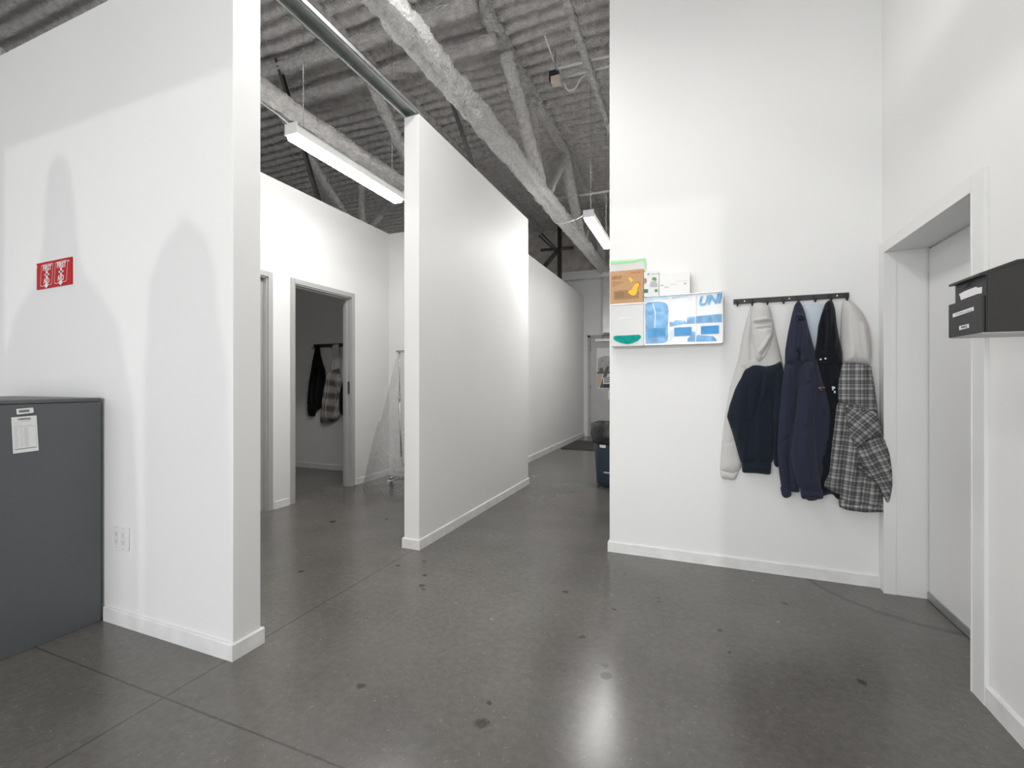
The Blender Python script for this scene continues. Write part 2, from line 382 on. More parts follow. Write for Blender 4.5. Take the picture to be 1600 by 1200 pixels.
# metal door frames in the west wall
def metal_frame(name, y0, y1, zt):
    r = thing(name, None, None) if False else None
    bm = bmesh.new(); f = .055
    for xx, o in ((XB, .014), (XB-.12, -.014)):
        x0, x1 = sorted((xx, xx+o))
        bx(bm, (x0, y0-f, 0), (x1, y0+.0, zt+f), .003); bx(bm, (x0, y1, 0), (x1, y1+f, zt+f), .003); bx(bm, (x0, y0, zt), (x1, y1, zt+f), .003)
    bx(bm, (XB-.12, y0-.002, 0), (XB, y0+.014, zt)); bx(bm, (XB-.12, y1-.014, 0), (XB, y1+.002, zt)); bx(bm, (XB-.12, y0, zt-.014), (XB, y1, zt+.002))
    # rebate stops
    bx(bm, (XB-.085, y0+.014, 0), (XB-.05, y0+.03, zt-.014)); bx(bm, (XB-.085, y1-.03, 0), (XB-.05, y1-.014, zt-.014)); bx(bm, (XB-.085, y0+.014, zt-.03), (XB-.05, y1-.014, zt-.014))
    return struct(bmobj(name, bm, M_FRAME))
fr2 = metal_frame('door_2', *d2, Z2)
box('strike_plate', (XB-.045, d2[1]-.0155, 1.17), (XB-.012, d2[1]-.0135, 1.33), M_DZINC, fr2)
fr3 = metal_frame('door_3', *d3, Z2)
box('door_leaf', (XB-.10, d3[0]+.016, .01), (XB-.06, d3[1]-.016, Z2-.016), M_DOOR, fr3)

# right door: casing, jambs and slab
bm = bmesh.new(); c = .062
for a, b in (((XD-.016, DY0-.09, 0), (XD, DY0, DZ+c)), ((XD-.016, DY1, 0), (XD, YR-.004, DZ+c)), ((XD-.016, DY0, DZ), (XD, DY1, DZ+c)),
             ((XD-.018, DY1-.010, 0), (XD+.045, DY1+.001, DZ-.010)), ((XD-.018, DY0-.001, 0), (XD+.045, DY0+.010, DZ-.010)), ((XD-.018, DY0, DZ-.010), (XD+.045, DY1, DZ+.001)),
             ((XD+.045, DY1-.006, 0), (XD+.35, DY1+.004, DZ)), ((XD+.045, DY0-.004, 0), (XD+.35, DY0+.006, DZ)), ((XD+.045, DY0, DZ-.006), (XD+.35, DY1, DZ))):
    bx(bm, a, b, .002)
d1 = struct(bmobj('door_1', bm, M_TRIM))
box('door_leaf', (XD+.205, DY0+.01, .012), (XD+.25, DY1-.016, DZ-.014), M_DOOR, d1)
box('door_sweep', (XD+.195, DY0+.01, .006), (XD+.206, DY1-.016, .05), M_ZINC, d1)
box('door_gap_dark', (XD+.210, DY1-.016, .012), (XD+.24, DY1-.006, DZ-.006), M_BLACK, d1)  # black strip drawn in for the dark line of the gap

# hall end door
ex0 = -2.465; ex1 = -1.45; ez = 2.47
bm = bmesh.new()
for a, b in (((ex0, YEND-.05, 0), (ex0+.06, YEND, ez)), ((ex1-.06, YEND-.05, 0), (ex1, YEND, ez)), ((ex0, YEND-.05, ez-.06), (ex1, YEND, ez))): bx(bm, a, b, .003)
d4 = struct(bmobj('door_4', bm, M_FRAME))
M_DGR = mat('pale_grey_door_enamel', (.50, .50, .495), .35, var=.05)
box('door_leaf', (ex0+.062, YEND-.035, .01), (ex1-.062, YEND-.005, ez-.062), M_DGR, d4)
for z in (.35, 1.25, 2.15): cyl('hinge', (ex0+.066, YEND-.05, z-.06), (ex0+.066, YEND-.05, z+.06), .012, M_ZINC, d4)
box('door_closer', (-2.27, YEND-.10, ez-.16), (-1.85, YEND-.036, ez-.10), mat('closer_aluminium', (.75, .75, .75), .3, .6), d4)
tube('closer_arm', [(-2.1, YEND-.08, ez-.10), (-2.08, YEND-.16, ez-.03), (-1.9, YEND-.045, ez-.0)], .01, M_DZINC, d4, sub=1)
# poster on the end door
yp = YEND-.037
po = thing('door_poster', 'black and white picture poster taped on the door at the far end of the hall', 'poster', PY(935, 607, yp))
def ppoly(name, px, y, m, parent, th=.0015):
    return prism(name, [PY(u, v, y) for u, v in px], (0, -th, 0), m, parent)
ppoly('sheet', [(932.5, 544), (962, 543), (962, 607), (932.5, 607)], yp, M_PAPER, po, .003)
ppoly('printed_hills', [(934, 560), (945, 556), (961, 558), (961, 580), (934, 582)], yp-.003, mat('grey_print', (.42, .42, .42), .6, var=.3, vscale=12), po)
ppoly('printed_sand', [(933, 583), (942, 583), (938, 600), (935, 606), (933, 605)], yp-.0045, mat('sand_print', (.62, .48, .33), .6), po)
ppoly('printed_band', [(933, 581), (961, 580), (961, 583.5), (933, 584)], yp-.006, M_INK, po)
ppoly('printed_beam', [(937, 606), (946, 576), (950, 571), (952, 574), (943, 606)], yp-.0075, M_INK, po)
ppoly('printed_tree', [(936, 580), (938, 575), (941, 574), (943, 579), (941, 582)], yp-.0075, M_INK, po)
ppoly('printed_rocks', [(944, 598), (953, 600), (961, 597), (961, 606), (940, 606)], yp-.006, M_DGREY, po)
ppoly('printed_panel', [(942, 590), (961, 587), (961, 600), (942, 600)], yp-.009, M_PAPER, po)
for k in range(3): ppoly('printed_text_line', [(944, 590.5+k*3), (960, 588.5+k*3), (960, 590+k*3), (944, 592+k*3)], yp-.0105, M_INK, po)
no = tag(ppoly('door_notice', [(950, 610), (964, 610), (964, 624), (950, 624)], yp, M_PAPER, None, .002), 'small white notice below the picture poster on the far hall door', 'notice')

# white beam over the hall's end, duct, steelwork
struct(box('trim_1', (-6.0, YEND-.22, 3.83), (XR, YEND, 4.02), M_TRIM))
tag(box('wall_highlight', (-2.07, YEND-.20, ez+.03), (-1.70, YEND-.001, 3.83), mat('highlight_metal', (.72, .72, .73), .28, .8, var=.1)), 'added shiny metal duct above the far hall door', 'highlight')  # metal box added to stand for a reflected bright band

# ------------------------------------------------------------------ CEILING : sprayed corrugated deck
xs = np.arange(-8.1, 2.1, .045); ys = np.arange(-1.2, YEND+.15, .022)
XX, YY = np.meshgrid(xs, ys)
def vnoise(x, y, seed):
    rs = np.random.RandomState(seed); T = rs.rand(64, 64)
    xi = np.floor(x).astype(int); yi = np.floor(y).astype(int); fx = x-xi; fy = y-yi
    fx = fx*fx*(3-2*fx); fy = fy*fy*(3-2*fy)
    g = lambda a, b: T[a % 64, b % 64]
    return (g(xi, yi)*(1-fx)+g(xi+1, yi)*fx)*(1-fy)+(g(xi, yi+1)*(1-fx)+g(xi+1, yi+1)*fx)*fy-.5
pitch = .185
ph = (YY+.02*vnoise(XX*3, YY*3, 3))/pitch
rid = np.clip(np.cos(2*PI*ph)*1.6, -1, 1)
ZZ = CEIL+.036*rid+.02*vnoise(XX*2, YY*3, 1)+.015*vnoise(XX*9, YY*11, 2)+.014*vnoise(XX*21, YY*24, 5)
nx, ny = len(xs), len(ys)
vv = np.stack([XX.ravel(), YY.ravel(), ZZ.ravel()], 1)
I = np.arange(nx*ny).reshape(ny, nx)
ff = np.stack([I[:-1, :-1].ravel(), I[1:, :-1].ravel(), I[1:, 1:].ravel(), I[:-1, 1:].ravel()], 1)
me = bpy.data.meshes.new('ceiling'); me.from_pydata(vv.tolist(), [], ff.tolist()); me.update()
struct(link('ceiling', me, M_SPRAY, None, True))
struct(box('ceiling_roof', (-8.15, -4.6, CEIL+.12), (2.2, YEND+.2, CEIL+.2), M_WALLF))
struct(box('ceiling_front', (-8.15, -4.6, CEIL), (2.2, -1.1, CEIL+.1), M_SPRAY))

def lumpy(name, p, q, w, h, m, parent=None, amp=.02, groove=True, seed=1, step=.035, n=22):
    """sprayed member: rounded bar between two points with lumps and a seam on its underside"""
    p = Vector(p); q = Vector(q); d = (q-p); L = d.length; d.normalize()
    side = d.cross(Vector((0, 0, 1)))
    if side.length < .01: side = Vector((1, 0, 0))
    side.normalize(); up = side.cross(d).normalized()
    k = max(2, int(L/step)); vs = []; fs = []
    for i in range(k+1):
        c = p+d*(L*i/k)
        for j in range(n):
            a = 2*PI*j/n; ca, sa = math.cos(a), math.sin(a)
            ex = .62
            x = math.copysign(abs(ca)**ex, ca)*w/2; y = math.copysign(abs(sa)**ex, sa)*h/2
            s = L*i/k
            nn = float(vnoise(np.array(s*9.+seed*7), np.array(j*9./n*2+seed), seed) + .6*vnoise(np.array(s*24.+seed), np.array(j*22./n+seed), seed+3))
            r = 1+0; off = amp*nn*1.5
            if groove and sa < -.5 and abs(ca) < .16: off -= min(w, h)*.18
            nv = Vector((ca, sa, 0))
            vs.append(c+side*(x+off*ca)+up*(y+off*sa))
    for i in range(k):
        for j in range(n):
            a = i*n+j; b = i*n+(j+1) % n; fs.append((a, b, b+n, a+n))
    fs.append(tuple(range(n))[::-1]); fs.append(tuple(range(len(vs)-n, len(vs))))
    return fromdata(name, vs, fs, m, parent, True)

ZC = 3.98; ZT = 5.12
# main truss over the partition
tr = thing('roof_truss', 'large pale sprayed roof truss running over the tall white partition', 'roof truss', (XP, 0, ZC))
lumpy('bottom_chord', (XP, -.5, ZC+.02), (XP, YEND-.02, ZC+.02), .23, .17, M_SPRAYL, tr, .028, seed=2)
lumpy('top_chord', (XP, 2.6, ZT+.05), (XP, YEND-.02, ZT+.05), .14, .12, M_SPRAYM, tr, .025, seed=3)
for (a, b, wd) in (((4.88, ZT), (6.31, ZC), .17), ((7.5, ZT), (6.38, ZC), .11), ((7.45, ZT), (8.62, ZC), .17), ((9.9, ZT), (8.7, ZC), .11), ((9.85, ZT), (11.05, ZC), .16)):
    lumpy('web_member', (XP, a[0], a[1]), (XP, b[0], b[1]), wd, .12, M_SPRAYM, tr, .015, False, seed=int(a[0]*3), n=14)
lumpy('web_member', (XP+.02, 5.75, 5.1), (XP, 6.25, ZC), .07, .07, M_SPRAYM, tr, .01, False, seed=8, n=12)
# truss over the left room
tr = thing('roof_truss', 'brownish sprayed roof truss above the hanging light of the left room', 'roof truss', (-3.66, 0, ZC))
lumpy('bottom_chord', (-3.66, 1.0, ZC), (-3.66, YEND-.02, ZC), .20, .12, M_SPRAYM, tr, .02, seed=5)
lumpy('top_chord', (-3.66, 1.0, ZT+.06), (-3.66, YEND-.02, ZT+.06), .14, .12, M_SPRAY, tr, .02, seed=6)
for (a, b, wd) in (((4.35, ZT), (5.75, ZC), .13), ((6.9, ZT), (5.8, ZC), .10), ((6.9, ZT), (8.3, ZC), .12)):
    lumpy('web_member', (-3.66, a[0], a[1]), (-3.66, b[0], b[1]), wd, .11, M_SPRAYM, tr, .014, False, seed=int(a[0]*5), n=14)
tr = thing('roof_truss', 'farthest sprayed roof truss seen just above the left room wall under the light', 'roof truss', (-5.3, 0, ZC))
lumpy('bottom_chord', (-5.3, 1.0, ZC), (-5.3, YEND-.02, ZC), .18, .12, M_SPRAYM, tr, .02, seed=15)
for (a, b, wd) in (((4.6, ZT), (6.0, ZC), .12), ((6.35, ZT), (6.35, ZC), .10), ((7.6, ZT), (6.5, ZC), .11), ((7.6, ZT), (9.0, ZC), .11)):
    lumpy('web_member', (-5.3, a[0], a[1]), (-5.3, b[0], b[1]), wd, .10, M_SPRAYM, tr, .014, False, seed=int(a[0]*7), n=12)
tr = thing('roof_joist', 'slender sprayed roof joist at upper right beside the conduits', 'roof joist', (-1.12, 0, 4.9))
lumpy('chord', (-1.1, 2.6, 4.80), (-1.1, YEND-.02, 4.80), .075, .09, M_SPRAYM, tr, .014, seed=9, n=16)
for k, yy in enumerate((4.12, 4.62)):
    tag(lumpy('roof_purlin', (-5.3, yy, 5.09-k*.02), (XP, yy, 5.09-k*.02), .13, .13, M_SPRAY, None, .02, False, seed=21+k),
        ['sprayed roof purlin crossing above the left room, nearer of the two', 'sprayed roof purlin crossing above the left room, farther of the two'][k], 'roof beam')

# open C-channel header from the left wall to the partition
bm = bmesh.new(); xa, xb2 = XP-.145, XP-.01; za = TOP+.005
bx(bm, (xa, 1.60, za+.03), (xb2, YP0+.09, za+.034)); bx(bm, (xa, 1.60, za), (xa+.003, YP0+.09, za+.034)); bx(bm, (xb2-.003, 1.60, za), (xb2, YP0+.09, za+.034))
bx(bm, (xa, 1.60, za), (xa+.02, YP0+.09, za+.003)); bx(bm, (xb2-.02, 1.60, za), (xb2, YP0+.09, za+.003))
hd = tag(bmobj('steel_header_track', bm, M_ZINC), 'galvanised steel channel bridging from the left wall to the top of the white partition', 'steel channel')
def strut(name, p, q, w, label):
    d = (Vector(q)-Vector(p)); bm = bmesh.new(); L = d.length
    for a, b in (((-w/2, -.003, -L/2), (w/2, .003, L/2)), ((-w/2, 0, -L/2), (-w/2+.003, .03, L/2)), ((w/2-.003, 0, -L/2), (w/2, .03, L/2))): bx(bm, a, b)
    bmesh.ops.transform(bm, verts=bm.verts, matrix=Matrix.Translation((Vector(p)+Vector(q))/2) @ d.to_track_quat('Z', 'Y').to_matrix().to_4x4())
    return tag(bmobj(name, bm, M_DZINC), label, 'steel brace')
strut('steel_brace', (XP-.08, 4.25, TOP+.005), (XP-.08-.58, 4.15, CEIL-.03), .06, 'dark steel brace rising from the top of the white partition to the roof')
pb = PX(497, 315, XB-.06)
strut('steel_brace', (XB-.06, pb.y, TOP+.005), (XB-.06-.55, pb.y-.1, CEIL-.03), .07, 'dark steel brace rising behind the left room wall beside the hanging light')

# ------------------------------------------------------------------ suspended strip lights
M_TUBE = emis('lit_lens', (1, .985, .97), 24)
M_TUBE4 = emis('softly_lit_lens', (1, .985, .97), 12)
M_TUBE5 = emis('bright_lit_lens', (1, .985, .97), 32)
M_TUBE3 = emis('dim_lit_lens', (1, .985, .97), 18)
M_TUBE2 = emis('strongly_lit_lens', (1, .985, .97), 38)
def strip(label, x, y0, y1, z, cable, strong=True, lens=None, w=.062):
    r = thing('strip_light', label, 'ceiling light', (x, (y0+y1)/2, z), 'suspended strip lights' )
    bm = bmesh.new(); pr = [(-w, 0), (-w, .055), (-w*.6, .085), (w*.6, .085), (w, .055), (w, 0)]
    vs = [bm.verts.new((x+a, y, z+b)) for y in (y0, y1) for a, b in pr]
    for i in range(6): bm.faces.new((vs[i], vs[(i+1) % 6], vs[(i+1) % 6+6], vs[i+6]))
    bm.faces.new(vs[:6][::-1]); bm.faces.new(vs[6:])
    bmobj('housing', bm, M_WHITEP, r)
    for yy in (y0-.008, y1): box('end_cap', (x-w-.004, yy, z-.004), (x+w+.004, yy+.008, z+.089), M_WHITEP, r, .003)
    bm = bmesh.new(); pr = [(-w+.004, 0), (-w*.75, -.035), (w*.75, -.035), (w-.004, 0)]
    vs = [bm.verts.new((x+a, y, z+b)) for y in (y0+.01, y1-.01) for a, b in pr]
    for i in range(4): bm.faces.new((vs[i], vs[(i+1) % 4], vs[(i+1) % 4+4], vs[i+4]))
    bm.faces.new(vs[:4][::-1]); bm.faces.new(vs[4:])
    bmobj('lens', bm, lens or M_TUBE2, r)
    for yy in (y0+.12, y1-.12): cyl('hanger_wire', (x, yy, z+.085), (x, yy, CEIL-.03), .0025, M_CHROME, r, seg=6)
    tube('power_cord', cable, .006, M_WHITEP, r, seg=6)
    return r
zl = 3.30
strip('white strip light hanging above the left room', -3.0, 2.76, 4.19, zl, [(-3.0, 2.77, zl+.06), (-3.08, 2.72, zl+.14), (-3.3, 2.68, 3.62), (-3.6, 2.66, 3.95)])
strip('short white strip light hanging in the hall at right', -1.2, 5.47, 6.75, zl, [(-1.22, 5.47, zl+.06), (-1.4, 5.6, zl+.04), (-1.75, 5.9, 3.45), (-1.95, 6.1, 3.9)])
def hid_strip(label, x, y0, y1, z, lens=None): strip(label, x, y0, y1, z, [(x, y0, z+.06), (x+.1, y0-.1, z+.3), (x, y0-.2, z+.8)], lens=lens)
hid_strip('white strip light hanging above the entry, nearest the hook wall', -.38, 1.4, 2.65, 3.6, M_TUBE4)
hid_strip('unseen white strip light added over the front room, above the viewpoint', -.5, -.5, .8, 3.75, M_TUBE)  # fill lamp added out of view to flatten the room light
hid_strip('unseen white strip light added in the left room behind the left wall', -3.15, 1.74, 2.3, zl-.05, M_TUBE4)  # hidden fill lamp added to brighten the left room
hid_strip('unseen white strip light added high at the mouth of the hall', -1.2, 1.65, 2.85, 4.1, M_TUBE5)  # fill lamp added out of view to brighten the partition
hid_strip('unseen white strip light added in the hall behind the hook wall', -1.2, 7.9, 9.2, zl, M_TUBE3)  # hidden fill lamp added to brighten the hall's far wall

# ------------------------------------------------------------------ conduits and junction box at upper right
jx = PZ(873, 116, 4.9)
jb = thing('junction_box', 'grey metal junction box with a beige cover under the roof deck', 'junction box', jx)
box('body', (jx.x-.12, jx.y-.0, 4.85), (jx.x-.01, jx.y+.12, 4.97), M_DGREY, jb, .004)
cyl('mounting_rod', (jx.x-.06, jx.y+.06, 4.96), (jx.x-.06, jx.y+.06, CEIL), .006, M_ZINC, jb, seg=8)
box('cover', (jx.x-.08, jx.y-.06, 4.78), (jx.x+.03, jx.y+.03, 4.86), mat('beige_enamel', (.62, .55, .48), .5), jb, .004)
def conduit(p, q, label, r=.017):
    tag(cyl('conduit', p, q, r, mat('conduit_steel', (.82, .82, .81), .4, .1)), label, 'pipe')
zc = 4.93
a = PZ(872, 107, zc); conduit(a, (XR+.02, a.y+.02, zc), 'upper thin steel conduit running right from the junction box')
a = PZ(880, 121, zc); conduit(a, (XR+.02, a.y+.02, zc), 'lower thin steel conduit running right from the junction box')
a = PZ(851, 55, 5.05); b = PZ(871, 112, 4.95); conduit(a, b, 'thin steel conduit dropping diagonally onto the junction box', .010)
tag(tube('looped_cable', [PZ(881, 130, 4.8), PZ(888, 141, 4.8), PZ(899, 138, 4.8), PZ(908, 122, 4.85), PZ(920, 116, 4.9)], .010, M_WHITEP), 'thin white cable looping below the junction box', 'cable')
a = PY(862, 312, 8.2); conduit((XP-.6, 8.2, a.z), (XR+.0, 8.2, a.z), 'long steel conduit crossing above the far hall light', .02)
# dark pipework beyond the hall's west wall
ys_ = 10.4
r = thing('sprinkler_pipework', 'dark steel pipework standing behind the hall wall at the far end', 'pipework', PY(875, 430, ys_))
def dk(n, a, b, rr): cyl(n, PY(*a, ys_), PY(*b, ys_), rr, M_DZINC, r)
g = PY(874.5, 450, ys_); cyl('riser', (g.x, ys_, 0), (g.x, ys_, CEIL), .05, M_DZINC, r); dk('branch_pipe', (845, 391), (896, 387), .035)
dk('brace', (850, 417), (871, 392), .05); dk('brace', (842, 368), (866, 390), .02); dk('brace', (846, 365), (868, 387), .02)

# ------------------------------------------------------------------ charcoal cabinet with paper and magnet
CX, CZ, CY0 = -3.06, 1.235, .92
cb = thing('filing_cabinet', 'charcoal grey metal filing cabinet standing against the left wall', 'cabinet', (CX-.45, CY0+.3, 0))
box('body', (CX-.9, CY0, .0), (CX, YL-.016, CZ-.022), M_CAB, cb, .004)
box('top_panel', (CX-.903, CY0-.003, CZ-.020), (CX+.003, YL-.016, CZ), M_CAB, cb, .006)
for k in range(3):
    z0 = .06+k*.385
    d = box('drawer', (CX-.885, CY0-.02, z0), (CX-.015, CY0, z0+.37), M_CAB, cb, .003)
    h = box('handle', (CX-.55, CY0-.035, z0+.29), (CX-.35, CY0-.02, z0+.31), M_ZINC, d, .002)
def cpoly(name, px, m, parent, off=0, th=.0015):
    return prism(name, [PX(u, v, CX+.001+off) for u, v in px], (th, 0, 0), m, parent)
# zoom (0,620) scale 10.91
Z = lambda pts: [(x/10.91, 620+y/10.91) for x, y in pts]
mg = thing('magnetic_label_holder', 'small white magnetic holder with grey centre on the cabinet side', 'magnet', PX(38, 643, CX))
cpoly('holder', Z([(272, 215), (290, 206), (545, 184), (556, 190), (565, 262), (550, 272), (300, 303), (284, 300)]), M_WHITEP, mg, 0, .006)
cpoly('grey_insert', Z([(322, 228), (498, 214), (502, 256), (326, 272)]), mat('grey_insert_paper', (.22, .22, .22), .6), mg, .007, .001)
pp = thing('service_sheet', 'white printed service sheet on the side of the charcoal cabinet', 'paper', PX(38, 700, CX))
cpoly('sheet', Z([(190, 352), (620, 316), (658, 914), (222, 970)]), M_PAPER, pp)
def q(x, y): # unit coords on the sheet -> zoom pixels
    a = Vector((190, 352)); b = Vector((620, 316)); c_ = Vector((222, 970)); d_ = Vector((658, 914))
    return tuple((a*(1-x)+b*x)*(1-y)+(c_*(1-x)+d_*x)*y)
def line(x0, x1, y, th, m): cpoly('printed_line', Z([q(x0, y), q(x1, y), q(x1, y+th), q(x0, y+th)]), m, pp, .0016, .0008)
g0 = PX(*Z([q(.5, .075)])[0], CX+.003)
text('printed_heading', 'CINTAS', g0, R_E, .0135, M_INK, pp, bold=.0004, shear=.2)
M_INKS = mat('soft_grey_ink', (.5, .5, .5), .7)
def lines(name, rows, m):
    bm = bmesh.new()
    for x0, x1, y, th in rows:
        pts = [PX(u, v, CX+.0027) for u, v in Z([q(x0, y), q(x1, y), q(x1, y+th), q(x0, y+th)])]
        bm.faces.new([bm.verts.new(p) for p in pts]); 
    return bmobj(name, bm, m, pp)
rows = [(.3, .75, .125, .008), (.4, .8, .15, .006), (.08, .3, .16, .008), (.08, .4, .21, .006), (.08, .5, .25, .006), (.55, .8, .24, .008), (.08, .9, .285, .006)]
for k in range(17): rows += [(.08, .22+.05*random.random(), .32+k*.032, .01), (.3, .42+.06*random.random(), .32+k*.032, .008), (.48, .64, .32+k*.032, .012)]
lines('printed_rows', rows, M_INKS)
lines('printed_footer_bar', [(.07, .93, .885, .018)], M_INK)
lines('printed_rule', [(.06, .94, .275, .006)], M_INKL)
lines('printed_rule', [(.935, .945, .28, .6)], M_INKL)

# ------------------------------------------------------------------ first aid sign
fa = thing('first_aid_sign', 'red FIRST AID sign with two white panels on the left wall', 'sign', PY(86, 455, YL))
Z = lambda pts: [(40+x/15., 390+y/15.) for x, y in pts]
def fpoly(name, pts, m, off, th=.001): return prism(name, [PY(u, v, YL-off) for u, v in Z(pts)], (0, -th, 0), m, fa)
fpoly('plate', [(290, 338), (1105, 172), (1105, 810), (290, 950)], M_RED, .001, .006)
def ring(name, pts, wpx, m, off):
    c_ = sum((Vector(p) for p in pts), Vector((0, 0)))/len(pts); n = len(pts)
    inner = [tuple(c_+(Vector(p)-c_)*wpx) for p in pts]
    bm = bmesh.new(); o = [bm.verts.new(PY(*Z([p])[0], YL-off)) for p in pts]; i_ = [bm.verts.new(PY(*Z([p])[0], YL-off)) for p in inner]
    for k in range(n): bm.faces.new((o[k], o[(k+1) % n], i_[(k+1) % n], i_[k]))
    return bmobj(name, bm, m, fa)
for (x0, x1, dy, tag_) in ((370, 645, 0, 0), (695, 990, -68, 1)):
    w_ = x1-x0; sl = -.2
    Y_ = lambda x, y: y+dy+(x-x0)*sl
    xl = x0-25; xr = x1-30
    pts = [(x0+20, Y_(x0, 365)), (x1-20, Y_(x1, 365)), (x1, Y_(x1, 392)), (xr, Y_(xr, 840)), (xr-25, Y_(xr, 868)), (xl+25, Y_(xl, 865)), (xl, Y_(xl, 835)), (x0, Y_(x0, 392))]
    ring('panel_outline', pts, .955, M_WHITEP, .0085)
    cxm = (x0+x1)/2; g = lambda x, y, o=.0078: PY(*Z([(x, Y_(x, y))])[0], YL-o)
    sc = (g(x1, 400)-g(x0, 400)).length
    text('panel_word', 'FIRST', g(cxm-2, 458), R_S, sc*.345, M_WHITEP, fa, xs=.88, bold=.0012)
    text('panel_word', 'AID', g(cxm-18, 760), R_S, sc*.345, M_WHITEP, fa, xs=.85, bold=.0012)
    for nm, p4 in (('cross_bar', [(-55, 590), (55, 590), (55, 630), (-55, 630)]), ('cross_bar', [(-20, 520), (20, 520), (20, 700), (-20, 700)])):
        fpoly(nm, [(cxm-8+a, Y_(cxm-8+a, b)) for a, b in p4], M_WHITEP, .0078)
    fpoly('down_arrow', [(cxm-18+a, Y_(cxm-18+a, b)) for a, b in ((-30, 820), (30, 820), (30, 850), (62, 850), (0, 930), (-62, 850), (-30, 850))], M_WHITEP, .009)
for p in ((1055, 268), (312, 420)):
    g = PY(*Z([p])[0], YL); cyl('screw', g+Vector((0, -.006, 0)), g+Vector((0, -.010, 0)), .004, M_WHITEP, fa)

# ------------------------------------------------------------------ outlet plate on left wall
a = PY(176.5, 820, YL); b = PY(203, 862, YL)
op = thing('outlet_plate', 'white double outlet plate low on the left wall', 'outlet', (a.x, YL, b.z))
zt_, zb_ = PY(190, 822, YL).z, PY(190, 858, YL).z
box('face_plate', (a.x, YL-.007, zb_), (b.x, YL-.0005, zt_), M_WHITEP, op, .002)
wd = b.x-a.x; hh = zt_-zb_
for i in (0, 1):
    cx = a.x+wd*(.3+.4*i)
    dvc = box('receptacle', (cx-.017, YL-.009, zb_+hh*.18), (cx+.017, YL-.007, zb_+hh*.82), M_TRIM, op, .001)
    for zz in (.34, .66):
        for dx in (-.006, .006): box('slot', (cx+dx-.001, YL-.0094, zb_+hh*zz-.004), (cx+dx+.001, YL-.0089, zb_+hh*zz+.005), M_INK, dvc)
        cyl('ground_hole', (cx, YL-.0088, zb_+hh*zz-.010), (cx, YL-.0094, zb_+hh*zz-.010), .0025, M_INK, dvc, seg=8)
    for zz in (.07, .93): cyl('screw', (cx, YL-.0068, zb_+hh*zz), (cx, YL-.008, zb_+hh*zz), .003, M_ZINC, op, seg=8)

# ------------------------------------------------------------------ dispensers and boxes on the hook wall
Z6 = lambda pts: [(940+x/7.057, 390+y/7.057) for x, y in pts]
def wp(pts, y): return [PY(u, v, y) for u, v in Z6(pts)]
def flat(name, pts, y, m, parent, th=.001): return prism(name, wp(pts, y), (0, -th, 0), m, parent)
yF = YR-.10
# clear triple dispenser
g0, g1 = wp([(470, 512), (1337, 1052)], yF)
z1 = wp([(900, 488)], yF)[0].z; z0 = wp([(900, 1042)], yF)[0].z
ds = thing('wipe_dispenser', 'clear triple dispenser holding light blue packs with three blue windows', 'dispenser', (g0.x, YR, z0))
M_CLR = clear('clear_acrylic', .0, rough=.04, ior=1.2)
x0_, x1_ = g0.x, g1.x
box('liner', (x0_+.004, yF+.012, z0+.004), (x1_-.004, YR-.001, z1-.004), M_FILMW, ds, .002)  # liner's white also stands for the outdoors reflected in the acrylic
box('clear_front', (x0_, yF-.001, z0), (x1_, yF+.002, z1), M_CLR, ds)
M_EDGE = mat('silver_edge', (.6, .6, .6), .3, .5)
bm = bmesh.new(); e = .004
for a, b in (((x0_, yF-.003, z0), (x0_+e, YR-.001, z1)), ((x1_-e, yF-.003, z0), (x1_, YR-.001, z1)), ((x0_, yF-.003, z0), (x1_, YR-.001, z0+e)), ((x0_, yF-.003, z1-e), (x1_, YR-.001, z1))): bx(bm, a, b)
bmobj('edge_frame', bm, M_EDGE, ds)
for xx in (742, 1037):
    p_ = wp([(xx, 700)], yF)[0].x; box('divider', (p_-.0025, yF+.003, z0+.004), (p_+.0025, yF+.012, z1-.004), M_FILMW, ds)
# positions come from a plane 1.2 cm behind the front
yy = yF+.0115  # patches and letters below paint in the acrylic's outdoor reflection
def bf(n, pts, m, k=0, th=.001): return flat(n, pts, yy-k*.0012, m, ds, th)
bf('blue_pack', [(482, 605), (505, 585), (560, 578), (640, 575), (700, 585), (728, 615), (738, 680), (735, 760), (728, 850), (735, 960), (725, 1010), (690, 1028), (600, 1036), (488, 1042)], M_LBLUE)
bf('reflection_strip', [(484, 530), (600, 518), (765, 508), (735, 552), (640, 545), (560, 560), (484, 585)], M_PBLUE)
bf('reflection_strip', [(770, 522), (930, 500), (1030, 492), (930, 522), (780, 545)], M_PBLUE)
bf('blue_film_reflection', [(752, 800), (790, 800), (815, 775), (870, 770), (925, 785), (940, 810), (938, 745), (990, 740), (1030, 742), (1038, 735), (1180, 722), (1328, 708), (1328, 800), (1180, 806), (1040, 815), (900, 822), (752, 852)], M_LBLUE)
bf('blue_film_reflection', [(945, 1015), (950, 980), (985, 950), (1000, 900), (1035, 910), (1040, 970), (1060, 940), (1150, 950), (1230, 955), (1262, 985), (1270, 1010), (1060, 1015)], M_LBLUE)
bf('reflection_strip', [(758, 900), (790, 880), (792, 960), (770, 1010), (758, 1010)], M_PBLUE)
for (a, b, c_, d_) in ((513, 868, 705, 958), (800, 856, 992, 952), (1095, 840, 1294, 930)):
    bf('window_slot', [(a, b+5), (c_, b-5), (c_, d_-5), (a, d_+5)], M_BLUE, 3)
g = wp([(1185, 560)], yy-.004)[0]
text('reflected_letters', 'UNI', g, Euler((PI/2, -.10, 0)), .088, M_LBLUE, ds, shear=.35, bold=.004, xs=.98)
bf('fold_line', [(560, 590), (568, 590), (598, 700), (590, 860), (582, 860), (588, 700)], M_FILMW, 3)
